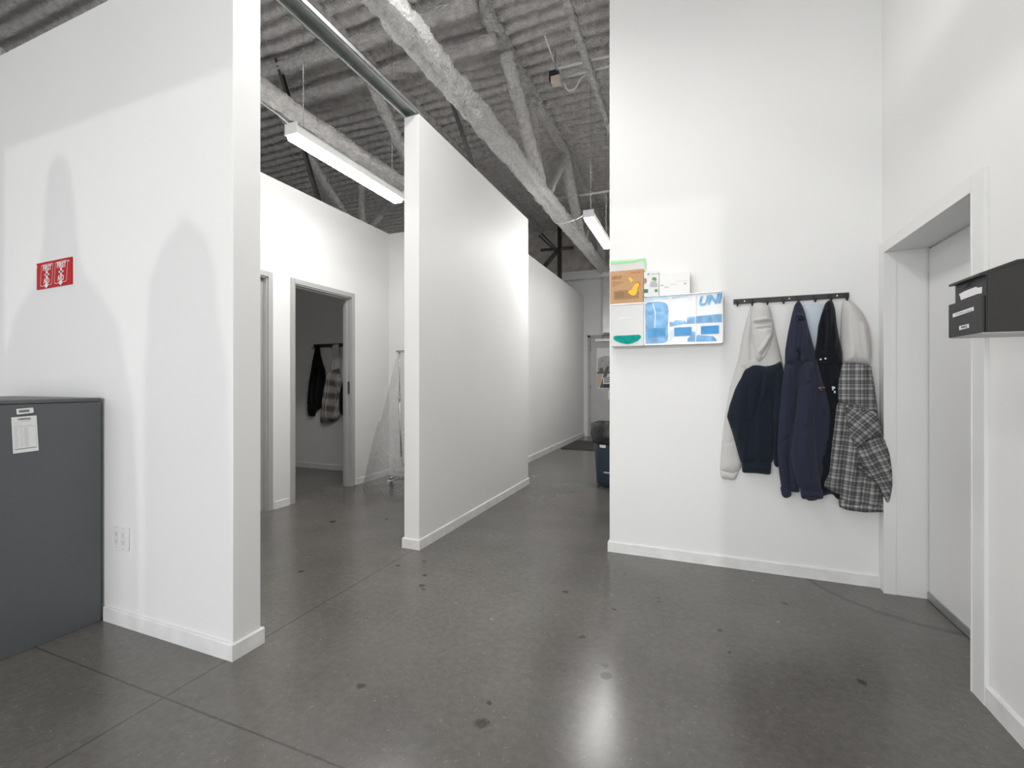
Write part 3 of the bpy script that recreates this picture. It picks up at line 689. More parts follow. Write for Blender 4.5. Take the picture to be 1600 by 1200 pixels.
# grey glove dispenser
gd = thing('glove_dispenser', 'light grey glove dispenser with teal gloves in its curved slot', 'dispenser', wp([(285, 1065)], yF)[0])
a, b = wp([(104, 1068), (468, 600)], yF); xl_, xr_ = a.x, b.x; zb2 = wp([(285, 1065)], yF)[0].z; zt2 = wp([(285, 608)], yF)[0].z
box('body', (xl_, yF, zb2), (xr_-.002, YR-.001, zt2), M_GLITE, gd, .003)
box('lid', (xl_-.003, yF-.004, zt2), (xr_, YR-.001, zt2+.012), M_WHITEP, gd, .002)
flat('gloves', [(135, 985), (138, 965), (155, 955), (285, 950), (410, 942), (430, 955), (432, 972), (400, 1005), (340, 1032), (285, 1042), (230, 1035), (180, 1015), (150, 1003)], yF-.0005, M_TEAL, gd, .006)
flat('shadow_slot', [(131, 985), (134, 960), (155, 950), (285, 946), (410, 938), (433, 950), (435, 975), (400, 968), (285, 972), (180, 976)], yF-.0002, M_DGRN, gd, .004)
flat('label', [(185, 752), (330, 744), (330, 762), (185, 772)], yF-.0002, M_PAPER, gd)
# cardboard earplug box
cx_ = thing('earplug_box', 'brown cardboard box picturing yellow earplugs on the grey glove dispenser', 'box', wp([(285, 600)], yF)[0])
a, b = wp([(94, 605), (462, 220)], yF); zt3 = wp([(285, 226)], yF)[0].z
box('carton', (a.x, yF, zt2+.0125), (b.x, YR-.004, zt3), M_CARD, cx_, .002)
yc = yF-.0003
def cf(n, pts, m, k=0): return flat(n, pts, yc-k*.0008, m, cx_, .0006)
cf('printed_panel', [(135, 460), (410, 455), (410, 535), (135, 555)], mat('tan_print', (.36, .22, .10), .7))
cf('printed_panel', [(150, 470), (245, 466), (245, 525), (150, 532)], M_CARDD, 1)
cf('printed_plug', [(290, 312), (312, 302), (352, 338), (342, 350), (335, 345), (330, 365), (318, 352)], M_YEL, 1)
cf('printed_plug_rim', [(360, 385), (380, 360), (405, 352), (428, 368), (430, 392), (412, 415), (395, 440)], M_ORG, 1)
cf('printed_plug', [(365, 385), (385, 366), (412, 372), (415, 395), (395, 425), (390, 470), (375, 500), (345, 508), (315, 495), (290, 470), (300, 455), (330, 440)], M_YEL, 2)
cf('printed_cord', [(180, 452), (260, 447), (300, 452), (330, 435), (333, 440), (302, 458), (258, 453), (180, 458)], M_CARDD, 1)
for i, (tx, yy_, s_) in enumerate((('LASER LITE', 305, .0155), ('EARPLUGS', 325, .0155))):
    text('printed_words', tx, wp([(112, yy_)], yc-.001)[0], R_S, s_, M_CARDD, cx_, align='LEFT', bold=.0004)
text('printed_words', 'Honeywell', wp([(430, 246)], yc-.001)[0], R_S, .0165, M_ORG, cx_, align='RIGHT', bold=.0003)
for k, (l_, r_) in enumerate(((112, 230), (112, 245), (112, 200), (112, 190), (112, 160))):
    cf('printed_line', [(l_, 352+k*12), (r_, 350+k*12), (r_, 353+k*12), (l_, 355+k*12)], M_CARDD, 1)
# zip bag behind the carton
zb = thing('zip_bag', 'clear plastic zip bag with green seal standing behind the brown carton', 'plastic bag', wp([(285, 240)], YR-.03)[0])
yz = YR-.015
flat('bag_film', [(85, 112), (480, 92), (486, 280), (92, 300)], yz, clear('bag_film', .45, (.95, .96, .96), .1), zb, .004)
flat('green_seal', [(100, 128), (300, 124), (480, 94), (482, 112), (300, 146), (100, 158)], yz-.005, M_ZIP, zb, .002)
flat('green_seal', [(470, 110), (482, 108), (482, 200), (470, 200)], yz-.005, M_ZIP, zb, .002)
# white first aid cartons lying on the clear dispenser
wb = thing('plant_print_carton', 'white carton printed with a green leafy plant, right of the brown carton', 'box', wp([(550, 505)], yF)[0])
a, b = wp([(466, 495), (632, 232)], yF); zt4 = wp([(550, 240)], yF)[0].z
box('carton', (a.x, yF, z1+.0015), (b.x, YR-.004, zt4), M_PAPER, wb, .0015)
def wf(n, pts, m, k=0): return flat(n, pts, yc-k*.0006, m, wb, .0005)
wf('printed_bottle', [(540, 360), (555, 345), (600, 345), (615, 380), (618, 400), (530, 405), (535, 380)], mat('grey_bottle_print', (.5, .5, .5), .6))
wf('printed_leaves', [(552, 325), (562, 308), (580, 302), (602, 310), (608, 328), (598, 345), (575, 340), (560, 335)], M_GRN, 1)
wf('printed_leaves', [(585, 440), (600, 434), (618, 438), (618, 465), (600, 472), (585, 465)], M_GRN)
wf('printed_badge', [(468, 436), (512, 436), (512, 476), (468, 480)], M_DGRN)
wf('printed_wood', [(468, 320), (485, 312), (500, 335), (495, 365), (470, 385)], mat('brown_print', (.33, .24, .16), .6))
wf('printed_line', [(538, 408), (620, 404), (620, 409), (538, 413)], mat('dark_red_print', (.25, .08, .08), .6))
wf('printed_line', [(548, 268), (635, 262), (635, 269), (548, 276)], M_INKL)
gcc = wp([(517, 272)], yc)[0]; cyl('printed_logo', gcc, gcc+Vector((0, -.0006, 0)), .009, M_INKL, wb)
wc = thing('plain_white_carton', 'plain white carton with faint print at right end of the dispenser top', 'box', wp([(800, 495)], yF)[0])
a, b = wp([(635, 492), (975, 270)], yF); zt5 = wp([(800, 258)], yF)[0].z
box('carton', (a.x+.001, yF, z1+.0015), (b.x, YR-.004, zt5), M_WHITEP, wc, .0015)
def wf2(n, pts, m): return flat(n, pts, yc, m, wc, .0005)
for pts in ([(650, 388), (682, 386), (682, 402), (650, 404)], [(690, 410), (745, 408), (745, 418), (690, 420)], [(755, 385), (830, 380), (830, 384), (755, 390)], [(820, 347), (960, 340), (960, 343), (820, 350)]): wf2('printed_line', pts, M_INKS)
gcc = wp([(922, 374)], yc)[0]; cyl('printed_logo', gcc, gcc+Vector((0, -.0006, 0)), .008, M_INKS, wc)

# ------------------------------------------------------------------ hook rail
def rail(name, label, y, pts, hooks, zoomf, hook_drop=.035, th=.012, hname='hook'):
    c4 = [PY(*zoomf(p), y) for p in pts]
    r = thing(name, label, 'coat rack', c4[0]); zb_ = (c4[0].z+c4[3].z)/2
    x0, x1 = (c4[0].x+c4[3].x)/2, (c4[1].x+c4[2].x)/2; zt_ = sum(p.z for p in c4[:2])/2; zl_ = sum(p.z for p in c4[2:])/2
    box('rail', (x0, y-.004, zl_), (x1, y+.008, zt_), M_DGREY, r, .0015)
    out = []
    for h in hooks:
        x = PY(*zoomf((h, pts[3][1])), y).x
        tube(hname, [(x, y-.004, zt_-.010), (x, y-.018, zt_-.016), (x, y-.022, zl_-.004), (x, y-.030, zl_-.018), (x, y-.050, zl_-.016), (x, y-.060, zl_+.006)], .0045, M_BLACK, r, sub=5)
        cyl('hook_mount', (x, y-.004, zt_-.010), (x, y-.010, zt_-.010), .008, M_BLACK, r, seg=10)
        out.append(x)
    return r, x0, x1, zl_, zt_
zm = lambda p: (1130+p[0]/6.667, 440+p[1]/6.667)
rl, rx0, rx1, rz0, rz1 = rail('hook_rail', 'black metal hook rail on the white wall above the hanging sweatshirts', YR-.009,
    [(107, 190), (1312, 108), (1312, 162), (107, 243)], (143, 296, 453, 618, 772, 945, 1108, 1272), zm)
for u in (222, 688, 1187):
    g = PY(*zm((u, 205)), YR-.013); g.z = (rz0+rz1)/2; cyl('screw', g, g+Vector((0, -.003, 0)), .005, M_WHITEP, rl, seg=10)

# ------------------------------------------------------------------ hanging garments
def garment_piece(name, outline, zoomf, yw, base, T, wdt, m, parent, folds=(), step=.010, uvrot=0, uvoff=(0, 0), lump=.004, seed=1, back=.010):
    """outline traced on the wall plane; cloth bellies out towards the room (-Y) with folds"""
    pts = np.array([[p.x, p.z] for p in (PY(*zoomf(q_), yw-base-T*.6) for q_ in outline)])
    # resample + soften the boundary
    def resample(P_, d):
        out = []
        n = len(P_)
        for i in range(n):
            a, b = P_[i], P_[(i+1) % n]; k = max(1, int(np.linalg.norm(b-a)/d))
            for j in range(k): out.append(a+(b-a)*j/k)
        return np.array(out)
    B = resample(pts, step)
    for _ in range(2): B = .5*B+.25*np.roll(B, 1, 0)+.25*np.roll(B, -1, 0)
    lo, hi = B.min(0), B.max(0)
    gx, gz = np.meshgrid(np.arange(lo[0], hi[0], step), np.arange(lo[1], hi[1], step)); G = np.stack([gx.ravel(), gz.ravel()], 1)
    G += (np.random.RandomState(seed).rand(*G.shape)-.5)*step*.3
    inside = np.zeros(len(G), bool); j = len(B)-1
    for i in range(len(B)):
        xi, zi = B[i]; xj, zj = B[j]
        cnd = ((zi > G[:, 1]) != (zj > G[:, 1])) & (G[:, 0] < (xj-xi)*(G[:, 1]-zi)/(zj-zi+1e-12)+xi)
        inside ^= cnd; j = i
    G = G[inside]
    def bdist(Q):
        A = B; C = np.roll(B, -1, 0); best = np.full(len(Q), 9.)
        for a, c_ in zip(A, C):
            ab = c_-a; t_ = np.clip(((Q-a)@ab)/(ab@ab+1e-12), 0, 1); best = np.minimum(best, np.linalg.norm(Q-(a+t_[:, None]*ab), axis=1))
        return best
    G = G[bdist(G) > step*.45]
    allp = np.vstack([B, G]); nb = len(B)
    res = delaunay_2d_cdt([Vector(p) for p in allp], [(i, (i+1) % nb) for i in range(nb)], [], 1, 1e-5)
    V2 = np.array([[v.x, v.y] for v in res[0]]); tri = [tuple(f) for f in res[2]]
    dist = bdist(V2)
    dep = base+T*(1-np.exp(-(dist/wdt)**1.0))
    fade = 1-np.exp(-(dist/.018)**1.3)
    for f in folds:
        a = PY(*zoomf(f[0]), yw-base-T*.6); b = PY(*zoomf(f[1]), yw-base-T*.6); a = np.array([a.x, a.z]); b = np.array([b.x, b.z]); amp, wd_ = f[2], f[3]
        ab = b-a; t0 = ((V2-a)@ab)/(ab@ab+1e-12); t_ = np.clip(t0, 0, 1); perp = V2-(a+t_[:, None]*ab)
        L_ = np.linalg.norm(ab); nrm = np.array([-ab[1], ab[0]])/L_
        wv = .25*wd_*np.sin(t_*7+seed)
        dd = np.abs(perp@nrm+wv)+np.where((t0 < 0) | (t0 > 1), np.linalg.norm(perp, axis=1), 0)
        dep += 1.5*amp*np.exp(-(dd/wd_)**2)*fade*(.75+.25*np.sin(t_*PI))
    dep += lump*(vnoise(V2[:, 0]*22+seed, V2[:, 1]*9, seed)+.5*vnoise(V2[:, 0]*45, V2[:, 1]*22+seed, seed+1))*2*fade
    dep = np.maximum(dep, .004)
    front = [(x, yw-d_, z) for (x, z), d_ in zip(V2, dep)]
    bk = [(x, yw-max(.002, base-back), z) for (x, z) in V2]
    n = len(V2)
    from collections import Counter
    ec = Counter(); 
    for f in tri:
        for i in range(3): ec[tuple(sorted((f[i], f[(i+1) % 3])))] += 1
    fs = list(tri)+[tuple(i+n for i in f[::-1]) for f in tri]
    for f in tri:
        for i in range(3):
            a, b = f[i], f[(i+1) % 3]
            if ec[tuple(sorted((a, b)))] == 1: fs.append((b, a, a+n, b+n))
    cr, sr = math.cos(uvrot), math.sin(uvrot)
    uv = [((x*cr-z*sr)+uvoff[0]+.35*(d_-base), (x*sr+z*cr)+uvoff[1]) for (x, z), d_ in zip(V2, dep)]*2
    o = fromdata(name, front+bk, fs, m, parent, True, uv)
    bm = bmesh.new(); bm.from_mesh(o.data); bmesh.ops.recalc_face_normals(bm, faces=bm.faces); bm.to_mesh(o.data); bm.free()
    return o
z7 = lambda p: (1100+p[0]/3.1594, 440+p[1]/3.1579)
YG = YR-.002
# A: raglan hoodie
A = thing('hooded_sweatshirt', 'sweatshirt with light grey hood and sleeve and dark navy body, leftmost on the hook rail', 'sweatshirt', (PY(*z7((250, 900)), YG).x, YG, PY(*z7((250, 955)), YG).z), 'garments on the hook rail')
gp = garment_piece
gp('yoke', [(235, 108), (262, 100), (300, 102), (322, 120), (340, 185), (365, 290), (388, 395), (396, 440), (320, 450), (235, 450), (170, 430), (172, 380), (195, 260), (220, 160)], z7, YG, .015, .035, .03, M_GREYC, A,
   [((235, 130), (235, 390), -.012, .010), ((215, 200), (190, 380), .008, .02)], seed=3)
gp('sleeve', [(172, 385), (250, 405), (225, 440), (195, 520), (160, 620), (165, 760), (180, 860), (188, 905), (178, 930), (155, 950), (80, 935), (84, 860), (92, 770), (108, 650), (130, 520), (152, 440)], z7, YG, .010, .030, .03, M_GREYC, A,
   [((150, 450), (110, 700), .006, .012), ((110, 800), (160, 780), -.004, .01)], seed=4)
gp('cuff', [(80, 930), (110, 938), (150, 945), (176, 925), (158, 975), (150, 984), (85, 972)], z7, YG, .010, .022, .02, M_GREYC, A, seed=5)
gp('hood', [(236, 112), (290, 104), (326, 120), (342, 200), (346, 250), (330, 320), (305, 375), (275, 400), (252, 385), (240, 300), (234, 200)], z7, YG, .040, .040, .022, M_GREYC, A,
   [((250, 205), (335, 200), -.020, .010), ((250, 190), (330, 187), .012, .010), ((262, 232), (330, 228), -.010, .007), ((335, 260), (270, 350), .014, .010), ((345, 280), (285, 368), -.012, .008), ((250, 260), (265, 370), .008, .01)], step=.007, seed=6)
gp('body', [(243, 402), (312, 412), (345, 402), (385, 390), (397, 440), (398, 520), (385, 650), (365, 780), (345, 880), (335, 905), (260, 905), (186, 900), (170, 850), (142, 750), (114, 668), (128, 610), (155, 530), (200, 440)], z7, YG, .030, .050, .035, M_NAVY1, A,
   [((315, 420), (275, 620), .014, .012), ((275, 620), (265, 880), .012, .012), ((300, 450), (240, 700), -.010, .012), ((180, 520), (170, 780), .008, .02), ((340, 460), (335, 860), -.010, .010), ((220, 520), (215, 880), -.006, .01)], seed=7)
gp('sleeve', [(345, 410), (386, 392), (397, 440), (404, 560), (392, 660), (378, 740), (368, 840), (372, 925), (352, 915), (344, 870), (338, 760), (334, 640)], z7, YG, .038, .045, .02, M_NAVY1, A,
   [((335, 640), (375, 700), .01, .01)], seed=8)
gp('hem_band', [(188, 892), (260, 900), (336, 898), (330, 957), (260, 948), (190, 946)], z7, YG, .034, .032, .02, M_NAVY1, A, seed=9, lump=.002)
# pale blue shirt behind
E = thing('pale_blue_shirt', 'pale blue shirt hanging mostly hidden between the navy and black sweatshirts', 'shirt', (PY(*z7((540, 400)), YG).x, YG, PY(*z7((540, 400)), YG).z), 'garments on the hook rail')
gp('body', [(492, 108), (600, 106), (640, 200), (660, 400), (650, 600), (500, 620), (470, 400), (485, 220)], z7, YG, .008, .018, .02, M_PALEB, E, seed=11, lump=.001)
# C: black hoodie
C = thing('hooded_sweatshirt', 'black hooded sweatshirt with white logo between the navy sweatshirt and the plaid shirt', 'sweatshirt', (PY(*z7((620, 900)), YG).x, YG, PY(*z7((620, 1080)), YG).z), 'garments on the hook rail')
gp('body', [(555, 345), (688, 345), (690, 395), (690, 500), (700, 700), (695, 900), (692, 1080), (665, 1082), (640, 1050), (600, 1060), (560, 1085), (520, 1088), (500, 1070), (505, 700), (545, 480)], z7, YG, .025, .045, .03, M_BLK, C,
   [((600, 390), (620, 800), -.008, .008), ((650, 420), (655, 600), .010, .012)], seed=12)
gp('hood', [(627, 84), (640, 92), (652, 130), (662, 220), (675, 290), (688, 345), (688, 400), (640, 400), (570, 400), (552, 352), (562, 290), (570, 215), (585, 160), (606, 100)], z7, YG, .055, .040, .022, M_BLK, C,
   [((600, 150), (590, 340), -.022, .014), ((618, 110), (610, 330), .012, .010), ((650, 200), (640, 330), .010, .01)], step=.008, seed=13)
for p in ((576, 384), (600, 380)):
    g = PY(*z7(p), YG-.098); tm = bmesh.new(); bmesh.ops.create_uvsphere(tm, u_segments=10, v_segments=6, radius=.0065, matrix=Matrix.Translation(g)); bmobj('eyelet', tm, mat('white_metal_eyelet', (.8, .8, .8), .3), C, True)
M_WEMB = mat('pale_embroidery', (.62, .72, .78), .8); M_GEMB = mat('gold_embroidery', (.55, .26, .10), .8)
text('chest_logo', 'P', PY(*z7((640, 528)), YG-.082), R_S, .032, M_WEMB, C, ext=.004, bold=.0015, shear=-.1)
text('chest_logo', 'E', PY(*z7((645, 545)), YG-.082), R_S, .018, M_WEMB, C, ext=.004, bold=.001)
# B: navy hoodie
Bq = thing('hooded_sweatshirt', 'navy blue hooded sweatshirt with orange chest logo hanging in the middle of the rail', 'sweatshirt', (PY(*z7((490, 900)), YG).x, YG, PY(*z7((490, 1080)), YG).z), 'garments on the hook rail')
gp('body', [(403, 398), (470, 380), (552, 355), (575, 430), (600, 500), (632, 610), (636, 670), (625, 780), (608, 900), (600, 1000), (470, 1010), (420, 1000), (400, 900), (385, 760), (380, 640), (392, 500)], z7, YG, .050, .045, .035, M_NAVY2, Bq,
   [((470, 420), (440, 700), -.014, .014), ((430, 430), (410, 760), .010, .015), ((560, 420), (600, 650), .008, .012), ((590, 640), (585, 900), -.008, .012)], seed=14)
gp('hood', [(465, 92), (478, 95), (490, 118), (502, 150), (520, 225), (540, 300), (556, 360), (540, 400), (470, 415), (403, 402), (405, 335), (420, 245), (436, 170), (450, 115)], z7, YG, .072, .038, .022, M_NAVY2, Bq,
   [((452, 150), (442, 380), .010, .010), ((470, 190), (492, 188), -.035, .008), ((455, 165), (500, 172), .012, .009), ((470, 340), (478, 395), -.035, .011), ((500, 210), (492, 380), .014, .012), ((470, 220), (465, 330), .006, .01)], step=.006, seed=15)
gp('sleeve', [(403, 400), (445, 415), (455, 520), (445, 640), (436, 760), (418, 800), (412, 900), (420, 1000), (432, 1040), (385, 1020), (376, 960), (368, 880), (366, 810), (374, 660), (388, 520)], z7, YG, .078, .030, .025, M_NAVY2, Bq,
   [((410, 440), (395, 700), .008, .01), ((430, 760), (380, 800), -.008, .008)], seed=16)
gp('cuff', [(378, 1010), (432, 1030), (436, 1062), (425, 1066), (402, 1074), (386, 1060)], z7, YG, .080, .022, .015, M_NAVY2, Bq, seed=17, lump=.001)
gp('sleeve', [(495, 385), (548, 400), (562, 500), (560, 580), (552, 680), (556, 800), (566, 920), (586, 1030), (530, 1040), (478, 1030), (462, 990), (440, 900), (434, 850), (444, 760), (466, 640), (462, 580), (478, 520), (494, 500)], z7, YG, .088, .042, .028, M_NAVY2, Bq,
   [((480, 515), (535, 498), -.010, .008), ((470, 620), (500, 700), .008, .012), ((540, 560), (548, 760), .008, .012), ((550, 690), (500, 740), -.008, .01), ((500, 760), (520, 1000), .006, .02)], seed=18)
gp('cuff', [(478, 1020), (530, 1030), (588, 1022), (594, 1076), (540, 1078), (484, 1076)], z7, YG, .092, .028, .015, M_NAVY2, Bq, seed=19, lump=.001)
gp('hem_band', [(420, 985), (470, 992), (475, 1045), (440, 1042), (418, 1036)], z7, YG, .055, .030, .02, M_NAVY2, Bq, seed=20, lump=.001)
text('chest_logo', 'T', PY(*z7((575, 530)), YG-.100), Euler((PI/2, -.5, 0)), .030, M_GEMB, Bq, ext=.008)
text('chest_logo', '~', PY(*z7((590, 522)), YG-.098), R_S, .03, M_GEMB, Bq, ext=.008)
# D: plaid shirt with grey hood
D = thing('plaid_hooded_shirt', 'grey and white plaid flannel shirt with grey hood, rightmost on the hook rail', 'shirt', (PY(*z7((760, 900)), YG).x, YG, PY(*z7((760, 1140)), YG).z), 'garments on the hook rail')
gp('hood', [(695, 84), (712, 80), (728, 88), (760, 112), (795, 155), (820, 210), (832, 270), (838, 340), (832, 410), (760, 410), (688, 400), (684, 320), (686, 200), (690, 120)], z7, YG, .030, .060, .035, M_GREYC, D,
   [((697, 118), (760, 150), -.006, .004), ((760, 150), (815, 240), -.005, .005), ((715, 130), (730, 390), .008, .015), ((790, 200), (805, 390), .008, .014)], seed=31)
gp('right_panel', [(790, 410), (832, 420), (845, 500), (862, 600), (870, 680), (900, 770), (925, 850), (940, 930), (943, 1010), (930, 1100), (900, 1100), (850, 1060), (800, 900), (780, 700)], z7, YG, .020, .050, .03, M_PLAID, D,
   [((860, 620), (900, 1000), .010, .012)], uvrot=-.25, seed=32)
gp('body', [(688, 396), (760, 402), (832, 412), (850, 520), (856, 640), (850, 760), (840, 880), (880, 1000), (905, 1085), (902, 1140), (840, 1142), (760, 1138), (715, 1128), (672, 1112), (680, 1060), (662, 1048), (620, 1034), (583, 1022), (581, 988), (603, 940), (618, 840), (638, 700), (652, 600), (668, 500)], z7, YG, .050, .045, .04, M_PLAID, D,
   [((665, 600), (640, 1000), .012, .018), ((700, 620), (680, 1060), -.014, .012), ((740, 840), (720, 1100), .012, .018), ((770, 900), (790, 1120), -.010, .012), ((820, 950), (840, 1120), .010, .015), ((672, 592), (780, 640), -.008, .008)], uvrot=.10, seed=33)
gp('hem_band', [(672, 1075), (720, 1092), (770, 1096), (840, 1098), (905, 1090), (902, 1142), (800, 1144), (720, 1134), (672, 1118)], z7, YG, .062, .038, .02, M_PLAID, D, [((770, 1050), (770, 1120), -.006, .006)], uvrot=.02, uvoff=(.03, .05), seed=34)
gp('yoke', [(690, 396), (780, 402), (832, 418), (835, 480), (850, 560), (860, 640), (815, 640), (740, 620), (668, 590), (664, 540), (672, 480)], z7, YG, .078, .030, .03, M_PLAID, D,
   [((780, 420), (820, 520), .014, .012), ((800, 430), (855, 600), -.010, .01)], uvrot=0, uvoff=(.02, 0), seed=35)
gp('sleeve', [(705, 605), (760, 640), (815, 640), (858, 640), (880, 710), (892, 762), (860, 765), (810, 790), (762, 832), (735, 780), (715, 700)], z7, YG, .095, .045, .03, M_PLAID, D,
   [((720, 640), (770, 800), .012, .014), ((800, 660), (820, 770), -.010, .010)], uvrot=.75, seed=36)
gp('sleeve', [(765, 830), (810, 790), (865, 768), (900, 775), (925, 850), (938, 930), (941, 1005), (925, 1098), (905, 1098), (870, 1000), (835, 985), (815, 960), (780, 905), (750, 850)], z7, YG, .085, .045, .03, M_PLAID, D,
   [((800, 810), (830, 970), .014, .014), ((850, 790), (880, 1000), -.012, .012), ((900, 800), (920, 1050), .010, .012)], uvrot=-.45, seed=37)
gp('cuff', [(770, 900), (840, 965), (835, 985), (790, 950), (760, 915)], z7, YG, .100, .028, .012, M_PLAID, D, uvrot=-.6, seed=38)

# ------------------------------------------------------------------ office garments seen through the doorway
zo = lambda p: (450+p[0]/4.6154, 510+p[1]/4.6154)
YO = YB-.003
rl2, *_ = rail('hook_rail', 'brown wooden hook rail in the dim office seen through the open doorway', YO-.009, [(185, 128), (520, 118), (520, 146), (185, 152)], (195, 330, 440), zo)
J = thing('black_jacket', 'black jacket hanging alone at the left end of the office hook rail', 'jacket', PY(*zo((150, 650)), YO), 'garments on the office hooks')
gp('body', [(182, 134), (205, 130), (212, 200), (228, 260), (248, 320), (250, 380), (240, 500), (235, 560), (215, 590), (180, 612), (172, 650), (132, 652), (122, 600), (126, 500), (140, 380), (158, 260)], zo, YO, .03, .09, .05, M_BLK2, J, [((190, 250), (150, 560), .02, .02), ((215, 300), (200, 560), -.02, .02)], step=.016, seed=41)
K_ = thing('plaid_shirt', 'cream and brown plaid shirt hanging in the office beside the black jacket', 'shirt', PY(*zo((280, 690)), YO), 'garments on the office hooks')
gp('hood', [(308, 128), (350, 126), (358, 200), (368, 280), (350, 330), (300, 330), (288, 320), (300, 240)], zo, YO, .03, .07, .04, M_GREYC, K_, [((330, 150), (325, 320), -.02, .02)], step=.016, seed=42)
gp('body', [(300, 308), (345, 300), (372, 400), (350, 480), (345, 560), (352, 640), (320, 680), (285, 692), (215, 696), (222, 600), (235, 480), (250, 400), (262, 352)], zo, YO, .05, .09, .05, M_PLAID2, K_, [((300, 350), (270, 660), .02, .02), ((330, 420), (320, 640), -.02, .02)], step=.016, uvrot=.12, seed=43)
Q = thing('dark_jacket', 'dark jacket half hidden by the office door jamb beside the plaid shirt', 'jacket', PY(*zo((400, 690)), YO), 'garments on the office hooks')
gp('body', [(430, 130), (460, 130), (520, 400), (520, 640), (400, 655), (360, 640), (352, 560), (355, 480), (385, 400), (405, 330)], zo, YO, .05, .10, .05, M_BLK2, Q, [((400, 400), (390, 620), .02, .02)], step=.02, seed=44)

# ------------------------------------------------------------------ clothing rack under clear plastic
yk = 4.78
zr = lambda p: PY(540+p[0]/4.8, 530+p[1]/4.8, yk)
rk = thing('garment_rack', 'chrome rolling garment rack half hidden behind the white partition', 'clothes rack', zr((355, 1110)))
tp = zr((405, 92)); bt = zr((415, 905)); base_z = .13
cyl('upright', (tp.x, yk, 1.12), (bt.x+.005, yk, .40), .012, M_CHROME, rk)
cyl('upper_upright', (tp.x, yk, tp.z), (tp.x, yk, 1.12), .009, M_CHROME, rk)
cyl('height_collar', (tp.x, yk, 1.10), (tp.x, yk, 1.15), .018, M_CHROME, rk)
tube('bent_leg', [(bt.x+.005, yk, .40), (bt.x+.03, yk, .33), (bt.x+.10, yk, .22), (bt.x+.14, yk, base_z)], .012, M_CHROME, rk, sub=4)
tl = zr((384, 92)).x
cyl('hanging_bar', (tl, yk, tp.z), (tl+.9, yk, tp.z), .014, M_CHROME, rk)
cl_ = zr((345, 1035)).x
cyl('base_bar', (cl_, yk, base_z), (cl_+1.0, yk, base_z), .012, M_CHROME, rk)
cyl('end_bar', (cl_+.10, yk-.22, base_z), (cl_+.10, yk+.22, base_z), .011, M_CHROME, rk)
for dx, dy in ((0, 0), (1.0, 0), (.1, .22)):
    ct = thing('caster', None, None) if False else None
    cs = box('caster', (cl_+dx-.014, yk+dy-.012, .045), (cl_+dx+.014, yk+dy+.012, base_z-.012), M_BLACK, rk, .003)
    cyl('wheel', (cl_+dx-.0, yk+dy-.012, .032), (cl_+dx, yk+dy+.012, .032), .031, M_BLACK, cs)
    bmm = bmesh.new(); bmesh.ops.create_uvsphere(bmm, u_segments=10, v_segments=8, radius=.020, matrix=Matrix.Translation((cl_+dx, yk+dy, base_z))); bmobj('ball_joint', bmm, M_CHROME, cs, True)
# plastic sheet: tent hanging from bar to floor
ML = clear('clear_plastic_sheet', .17, (.62, .62, .62), .12, 1.6)
vs = []; fs = []; NR, NA = 46, 90
rs = np.random.RandomState(5)
for i in range(NR+1):
    t_ = i/NR; z = tp.z*(1-t_)+.012*t_
    xl = tl*(1-t_)+zr((150, 1090)).x*t_+.0; xl += .03*math.sin(t_*PI)*(-1) if t_ > .5 else 0
    xr = tl+.72; ry = .04+.26*t_
    cxx = (xl+xr)/2; rx = (xr-xl)/2
    for k in range(NA):
        a = 2*PI*k/NA; fold = 1+(.02+.10*t_)*(.5*math.sin(9*a+2*t_)+.3*math.sin(17*a+5*t_+1)+.25*math.sin(5*a-6*t_))+(.03*t_*t_*(rs.rand()-.5))
        vs.append((cxx+rx*math.cos(a)*(1+(fold-1)*.25), yk+.02+ry*math.sin(a)*fold, z+.015*t_*math.sin(5*a)*(1 if i < NR else .3)+(.0)))
for i in range(NR):
    for k in range(NA): fs.append((i*NA+k, i*NA+(k+1) % NA, (i+1)*NA+(k+1) % NA, (i+1)*NA+k))
tag(fromdata('plastic_dust_cover', vs, fs, ML, None, True), 'clear crinkled plastic cover draped over the garment rack to the floor', 'plastic sheet')

# ------------------------------------------------------------------ bin in the hall
bc = Vector((-.99, 6.02, 0)); BR, BH = .275, .80
def lathe(name, prof, c_, m, parent, seg=48, smooth=True, fn=None):
    vs, fs = [], []
    for i, (r_, z) in enumerate(prof):
        for k in range(seg):
            a = 2*PI*k/seg; rr, dz = (fn(i, a, r_) if fn else (r_, 0)); vs.append((c_[0]+rr*math.cos(a), c_[1]+rr*math.sin(a), c_[2]+z+dz))
    n = len(prof)
    for i in range(n-1):
        for k in range(seg): fs.append((i*seg+k, i*seg+(k+1) % seg, (i+1)*seg+(k+1) % seg, (i+1)*seg+k))
    return fromdata(name, vs, fs, m, parent, smooth)
bn = thing('trash_can', 'round dark blue plastic trash can with black liner in the hall', 'trash can', bc)
lathe('body', [(0, .003), (.20, .003), (.212, .015), (.222, .05), (.245, .45), (.262, BH-.06), (.262, BH-.02), (.250, BH-.02), (.235, .45), (.205, .03), (0, .03)], bc, M_BIN, bn)
def bagf(i, a, r_):
    n_ = .5*math.sin(7*a+i)+.3*math.sin(15*a+2.3*i)+.3*math.sin(23*a-i*1.7); am = (.002, .012, .020, .024, .018, .006, .006, .02, .03)[min(i, 8)]
    return r_+am*n_*.6, am*.8*math.sin(6*a+1+i)*(1 if i in (4, 5) else .2)
lathe('bin_liner', [(.262, BH-.26), (.285, BH-.22), (.292, BH-.15), (.290, BH-.08), (.282, BH-.02), (.272, BH+.006), (.255, BH-.0), (.225, BH-.1), (.20, BH-.3)], bc, M_BAG, bn, 96, fn=bagf)
